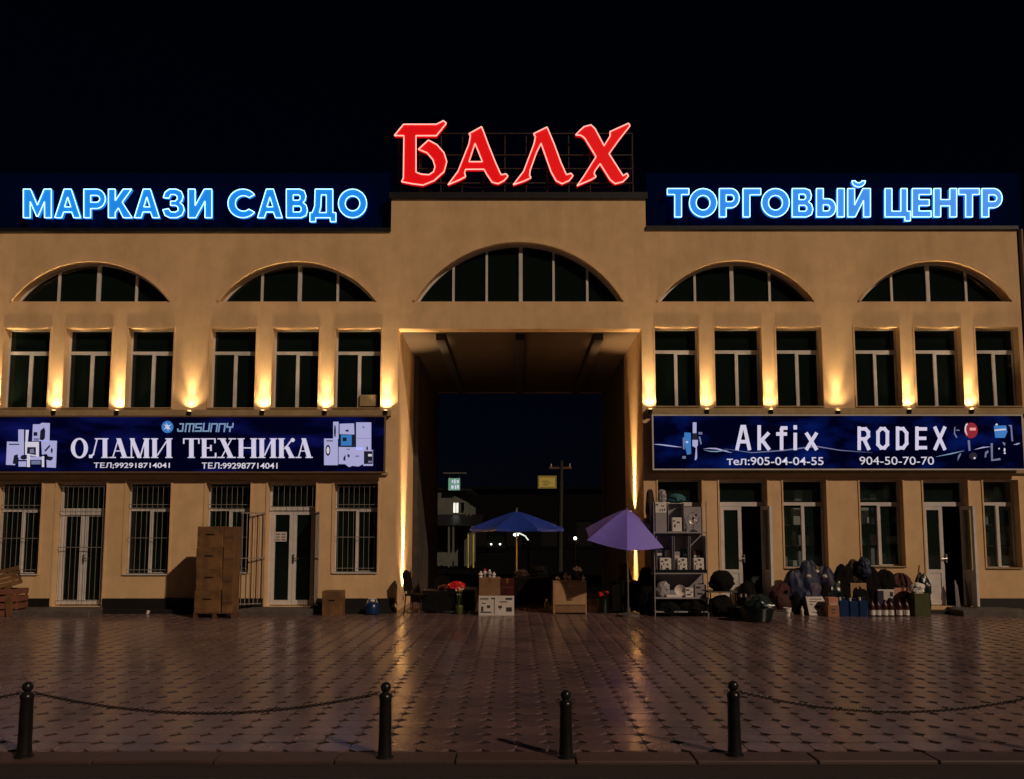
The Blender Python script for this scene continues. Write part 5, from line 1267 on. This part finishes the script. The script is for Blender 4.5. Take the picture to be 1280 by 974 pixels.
mb.build('print', 'ink', t)
MB().add([(a_.x - .02, ys + .03, 0), (a_.x - .06, ys + .33, 0), (tl.x - .06, ys + .30, zt - .03), (tl.x - .01, ys + .24, zt - .01)], [(0, 1, 2, 3)]).build('side_wing', 'black_plastic', t)
b1 = pxbox(1035, 1049, 757, 771, .24)
carton('carton', 'orange-brown carton under the pink one, right of the leaning sign', 'carton', b1, 'orange_card', tape=False, prints=[(.4, .6, .3, .4), (.35, .65, .6, .7)])
carton('carton', 'small pink-topped carton on the orange-brown one', 'carton', (b1[0] + .03, b1[1] - .01, b1[2] + .02, b1[3], b1[5] + .001, at(1040, 747, b1[2] + .02).z), 'pink_card', tape=False, prints=[(.1, .9, .1, .2)], pm='white_card')
def canister(label, px0, px1, yt, yb, mt, group=None):
    bx = pxbox(px0, px1, yt, yb, .2); x0, x1, y0, y1, z0, z1 = bx; t = thing('canister', label, 'canister', ((x0 + x1) / 2, y0 + .1, 0), group)
    h = z1 * .84; MB().bbox(x0, x1, y0, y1, .001, h, .025).build('body', mt, t)
    xc = x0 + (x1 - x0) * .3; MB().cyl((xc, y0 + .1, h - .002), (xc, y0 + .1, z1), .028, n=10).build('cap', 'white_card', t)
    MB().tube([(xc + .05, y0 + .1, h - .01), (xc + .07, y0 + .1, z1 - .01), (x1 - .04, y0 + .1, z1 - .01), (x1 - .03, y0 + .1, h - .01)], .012, 6).build('handle', mt, t)
for k, (x0, x1, lab) in enumerate(((1049, 1061, 'left one of three blue canisters in the front row'), (1062, 1073, 'middle one of three blue canisters in the front row'), (1074, 1085, 'right one of three blue canisters in the front row'))): canister(lab, x0, x1, 747 + k % 2, 771, 'blue_plastic', 'blue canisters in the front row')
bq = pxbox(1064, 1083, 729, 766, .3, yf=gr(PPX, 769.5).y + .26)
carton('carton', 'upright brown carton with yellow print behind the blue canisters', 'carton', bq, 'cardboard_light', tape=False, prints=[(.05, .95, .45, .62), (.3, .6, .7, .85)], pm='yellow_card')
bq = pxbox(1098, 1118, 737, 765, .3, yf=gr(PPX, 769.5).y + .22)
carton('carton', 'white and dark blue carton behind the row of jars', 'carton', bq, 'white_card', tape=False, prints=[(.0, .35, .0, .95), (.72, .9, .72, .9)], pm='violet_cloth')
bq = pxbox(1119, 1139, 735, 765, .3, yf=gr(PPX, 769.5).y + .22)
carton('carton', 'pale pink carton at the right behind the row of jars', 'carton', bq, 'pink_card', tape=True)
nth = ['first', 'second', 'third', 'fourth', 'fifth', 'sixth']
for k, px in enumerate((1092, 1099.5, 1108, 1115.5, 1126, 1135)):
    bottle('jar', nth[k] + ' dark red jar from the left in the front row', 'jar', px, 750, 770.5, 7, 'dark_red', 'dark_red', 'dark red jars with white bands', band='white_plastic')
bx = pxbox(1144, 1162, 742, 770.5, .3)
t = carton('tin_canister', 'olive green metal canister at the right end of the goods', 'canister', bx, 'olive_plastic', tape=False)
sack('plastic_bag', 'crumpled white plastic bag on the olive canister', 'bag', 1141, 1158, 729, 743, 'white_plastic', 97, y=bx[2] + .02, z=bx[5] + .002)
t = thing('stick', 'brown stick poking up behind the maroon sack', 'stick', tuple(at(1143, 765, -.7))); t.location.z = 0
MB().cyl((0, 0, 0), (.18, .05, at(1151, 707, -.7).z), .022, .016, 8).build('rod', 'wood', t, local=True, smooth=True)
sack('sack', 'dark green sack leaning by the second open door', 'sack', 1148, 1166, 718, 764, 'green_plastic', 98, y=-.4)
# brooms / pipes in the second open doorway
for k, (px, lab) in enumerate(((1196, 'left grey pipe roll standing in the second open doorway'), (1209, 'right grey pipe roll standing in the second open doorway'))):
    p = at(px, 752, .0); t = thing('pipe_roll', lab, 'pipe', (p.x, -.05, .131), 'grey pipe rolls in the doorway')
    for j in range(3): MB().cyl((j * .035 - .035, 0, 0), (j * .02 - .02, .05, .62 - j * .06), .016, n=8).build('tube', 'grey_plastic', t, local=True, smooth=True)

# -- shelves with goods seen through the shop windows
rnd = random.Random(21)
for k, (q_, lab) in enumerate(zip(alllow[4:8], ('behind the window beside the display rack', 'behind the window right of the first open door', 'behind the window above the dark sack heap', 'behind the rightmost ground floor window'))):
    a_, b_, c_, d_ = q_[:4]; b_ += .12; t = thing('shop_shelf', 'dim shop shelf with packets ' + lab, 'shelf', ((a_ + b_) / 2, .55, .05))
    zs_ = (c_ + .02, c_ + .52, c_ + 1.02, c_ + 1.60)
    for z in zs_: MB().box(a_ - .02, b_, .42, .66, z, z + .02).build('board', 'wood_dark', t)
    for xx in (a_ - .04, b_ + .001): MB().box(xx, xx + .02, .42, .66, .05, d_).build('upright', 'wood_dark', t)
    for z in zs_:
        x = a_ + .0
        while x < b_ - .08:
            w = min(rnd.uniform(.07, .22), b_ - x); h = rnd.uniform(.14, .42); mt = rnd.choice(['white_card', 'fabric_teal', 'blue_cloth', 'grey_plastic', 'violet_cloth', 'maroon_cloth', 'cardboard_dark', 'brown_cloth', 'grey_plastic', 'fabric_teal'])
            if rnd.random() < .85: MB().bbox(x, x + w, .44 + rnd.uniform(0, .05), .64, z + .021, z + h, .006).build('packet', mt, t)
            x += w + rnd.uniform(.01, .06)

# ================================================================== BEYOND THE GATEWAY
ys_ = 26.0
def P2(px, py, y): p = at(px, py, y); return p.x, p.z
t = thing('far_building', 'narrow grey two storey building with a lit window seen through the gateway', 'building', (P2(560, 700, ys_)[0], ys_, 0))
xl, xr = P2(536, 650, ys_)[0], P2(586, 650, ys_)[0]; zt = P2(570, 622, ys_)[1]; zb2 = P2(570, 645, ys_)[1]
wl, wr, wz0, wz1 = P2(566.5, 641, ys_)[0], P2(573, 641, ys_)[0], P2(570, 641, ys_)[1], P2(570, 628.5, ys_)[1]
w2l, w2r = P2(576, 641, ys_)[0], P2(580, 641, ys_)[0]
dl, dr, dz = P2(572, 690, ys_)[0], P2(580, 690, ys_)[0], P2(570, 668, ys_)[1]
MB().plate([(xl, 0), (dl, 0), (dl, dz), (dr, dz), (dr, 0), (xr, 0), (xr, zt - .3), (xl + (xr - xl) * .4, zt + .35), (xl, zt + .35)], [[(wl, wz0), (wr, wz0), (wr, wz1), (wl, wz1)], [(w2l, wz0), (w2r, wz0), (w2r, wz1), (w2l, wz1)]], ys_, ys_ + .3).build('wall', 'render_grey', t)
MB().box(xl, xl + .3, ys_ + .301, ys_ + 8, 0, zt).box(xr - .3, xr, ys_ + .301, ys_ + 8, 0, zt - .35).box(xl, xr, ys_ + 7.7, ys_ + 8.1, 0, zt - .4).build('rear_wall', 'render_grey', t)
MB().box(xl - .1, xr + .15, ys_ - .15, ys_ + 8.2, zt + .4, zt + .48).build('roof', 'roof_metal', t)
wq = MB().box(wl, wr, ys_ + .1, ys_ + .14, wz0, wz1).build('lit_window', 'sign_white', t)
MB().box((wl + wr) / 2 - .02, (wl + wr) / 2 + .02, ys_ + .07, ys_ + .099, wz0, wz1).build('window_bar', 'pvc', wq)
MB().box(w2l, w2r, ys_ + .1, ys_ + .12, wz0, wz1).build('dark_window', 'window_glass', t)
for px in (583, 588): x_, _ = P2(px, 650, ys_ - .2); MB().cyl((x_, ys_ - .2, 0), (x_, ys_ - .2, zb2 + .2), .05, n=8).build('column', 'render_grey', t)
az = P2(570, 651, ys_)[1]
MB().add([(xl, ys_ - .01, az + .35), (xr + .8, ys_ - .01, az + .35), (xr + .8, ys_ - 1.6, az - .25), (xl, ys_ - 1.6, az - .25), (xl, ys_ - .01, az + .30), (xr + .8, ys_ - .01, az + .30), (xr + .8, ys_ - 1.6, az - .30), (xl, ys_ - 1.6, az - .30)], [(0, 3, 2, 1), (4, 5, 6, 7), (3, 7, 6, 2), (2, 6, 5, 1), (0, 4, 7, 3)]).build('awning', 'roof_metal', t)
for px in (561, 566.5): x_, _ = P2(px, 700, ys_ - 1.5); MB().box(x_ - .05, x_ + .05, ys_ - 1.55, ys_ - 1.45, 0, az - .31).build('awning_post', 'render_grey', t)
sx0, sz0 = P2(560.5, 613, ys_ - .4); sx1, sz1 = P2(575, 598, ys_ - .4)
t = thing('hanging_sign', 'small greenish lit sign on top of the far grey building', 'sign', ((sx0 + sx1) / 2, ys_ - .4, sz0))
MB().box(sx0, sx1, ys_ - .45, ys_ - .35, sz0, sz1).build('panel', 'sign_green', t)
mb = MB()
for (a_, b_, c_, d_) in ((.3, .42, .62, .85), (.5, .62, .55, .9), (.72, .9, .6, .85), (.25, .45, .12, .4), (.55, .68, .1, .42), (.75, .92, .12, .45)): mb.box(sx0 + (sx1 - sx0) * a_, sx0 + (sx1 - sx0) * b_, ys_ - .47, ys_ - .451, sz0 + (sz1 - sz0) * c_, sz0 + (sz1 - sz0) * d_)
mb.build('printed_marks', 'print_white', t)
MB().box(sx0 - .3, sx1 + .35, ys_ - .5, ys_ - .2, sz1 + .25, sz1 + .32).build('small_roof', 'render_grey', t)
for x_ in (sx0 + .05, sx1 - .05): MB().cyl((x_, ys_ - .3, zt + .45), (x_, ys_ - .3, sz1 + .26), .03, n=6).build('bracket', 'render_grey', t)
# yellow lit doorway posts next to it
for k, (px, lab) in enumerate(((585.5, 'left pale yellow lit post beside the far building'), (592, 'right pale yellow lit post beside the far building'))):
    x_, z_ = P2(px, 668, 24); t = thing('lit_post', lab, 'post', (x_, 24, 0), 'lit posts behind the gateway'); MB().box(-.035, .035, -.03, .03, 0, z_).build('post', 'sign_yellow', t, local=True); MB().box(-.06, .06, -.05, .05, z_ + .001, z_ + .06).build('cap', 'render_grey', t, local=True)
# yellow signboard on the utility pole
yp = 20.0
x_, _ = P2(699.5, 640, yp); ztp = P2(699, 576, yp)[1]
t = thing('utility_pole', 'grey concrete utility pole behind the gateway, carrying the yellow sign', 'pole', (x_, yp, 0)); MB().cyl((0, 0, 0), (.1, 0, ztp), .13, .09, 10).build('pole_shaft', 'night_grey', t, local=True, smooth=True); MB().box(-.5, .6, -.04, .04, ztp - .4, ztp - .3).build('crossarm', 'wood_dark', t, local=True)
for s_ in (-.4, .1, .5): MB().cyl((s_, 0, ztp - .3), (s_, 0, ztp - .15), .03, n=7).build('insulator', 'white_card', t, local=True)
sx0, sz0 = P2(672.5, 610.5, yp - .2); sx1, sz1 = P2(695.5, 595, yp - .2)
t = thing('hanging_sign', 'dim yellow signboard hanging on the utility pole behind the gateway', 'sign', ((sx0 + sx1) / 2, yp - .2, sz0))
MB().box(sx0, sx1, yp - .24, yp - .2, sz0, sz1).build('panel', 'sign_yellow', t); mb = MB()
for (a_, b_, c_, d_) in ((.02, .06, .05, .95), (.02, .98, .9, .95), (.94, .98, .05, .95), (.1, .9, .05, .1), (.2, .6, .55, .6), (.3, .7, .4, .45), (.25, .55, .25, .3)): mb.box(sx0 + (sx1 - sx0) * a_, sx0 + (sx1 - sx0) * b_, yp - .26, yp - .241, sz0 + (sz1 - sz0) * c_, sz0 + (sz1 - sz0) * d_)
mb.build('printed_lines', 'cardboard', t); MB().box(sx1, x_ - .12, yp - .23, yp - .2, (sz0 + sz1) / 2, (sz0 + sz1) / 2 + .05).build('bracket', 'black_iron', t)
# long dark market hall closing the view
yh = 74.0
t = thing('market_hall', 'long unlit market hall behind the gateway, almost black', 'building', (0, yh, 0))
zh = P2(640, 612, yh)[1]
hl = []
for k in range(-11, 12): hl.append([(k * 4.0 - 1, .3), (k * 4.0 + 1, .3), (k * 4.0 + 1, 3.2), (k * 4.0 - 1, 3.2)])
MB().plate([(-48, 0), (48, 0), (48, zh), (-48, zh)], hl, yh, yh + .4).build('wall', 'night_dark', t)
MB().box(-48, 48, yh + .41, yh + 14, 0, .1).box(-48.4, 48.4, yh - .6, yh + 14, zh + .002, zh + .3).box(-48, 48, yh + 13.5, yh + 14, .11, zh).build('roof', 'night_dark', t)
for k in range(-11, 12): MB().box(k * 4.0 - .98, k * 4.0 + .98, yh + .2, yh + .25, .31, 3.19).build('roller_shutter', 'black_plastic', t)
# distant lamps
def far_lamp(label, px, py, y, r, arm=None):
    x_, z_ = P2(px, py, y); t = thing('street_lamp', label, 'street lamp', (x_ + (arm or 0), y, 0), 'far white lamps behind the gateway')
    a_ = arm or 0
    MB().cyl((0, 0, 0), (0, 0, z_ - .25), .05, .035, 8).build('pole', 'black_iron', t, local=True, smooth=True)
    MB().tube([(0, 0, z_ - .25), (-a_ * .25, 0, z_ - .06), (-a_ * .7, 0, z_ + .06), (-a_, 0, z_ + .06)] if a_ else [(0, 0, z_ - .25), (0, 0, z_ - r)], .03, 6).build('arm', 'sign_white' if a_ else 'black_iron', t, local=True, smooth=True)
    MB().sphere((-a_, 0, z_), r, 12, 8, sx=1.8 if a_ else 1).build('lamp_head', 'white_lamp', t, local=True, smooth=True)
far_lamp('far lamp with a curved arm just under the blue umbrella rim', 645, 668.5, 17, .07, .55)
far_lamp('round far lamp shining between the two umbrellas', 719, 673, 30, .10)
# parked car with its lights on
yc = 58
xc = (P2(613, 684, yc)[0] + P2(626, 684, yc)[0]) / 2; zc_ = .72
t = thing('parked_car', 'far parked car facing the gateway with both headlights on', 'car', (xc, yc, 0))
prof = [(0, .35), (0, .78), (.15, .92), (1.2, 1.0), (1.9, 1.45), (3.3, 1.48), (4.1, 1.05), (4.3, .9), (4.3, .35)]
vs = [(sx * (.82 if z < 1.1 else .66), y, z) for sx in (-1, 1) for y, z in prof]; n = len(prof)
MB().add(vs, [tuple(range(n - 1, -1, -1)), tuple(range(n, 2 * n))] + [(i, (i + 1) % n, n + (i + 1) % n, n + i) for i in range(n)]).build('car_body', 'black_iron', t, local=True)
MB().add([(-.62, 1.27, 1.06), (.62, 1.27, 1.06), (.56, 1.84, 1.43), (-.56, 1.84, 1.43)], [(0, 1, 2, 3)]).build('windscreen', 'window_glass', t, local=True).location = (0, -.02, .01)
for sx in (-1, 1):
    MB().sphere((sx * .42, -.01, zc_), .09, 10, 8).build('headlight', 'white_lamp', t, local=True, smooth=True)
    for y in (.8, 3.4): MB().cyl((sx * .84, y, .33), (sx * .66, y, .33), .33, n=16).build('wheel', 'black_plastic', t, local=True, smooth=True)
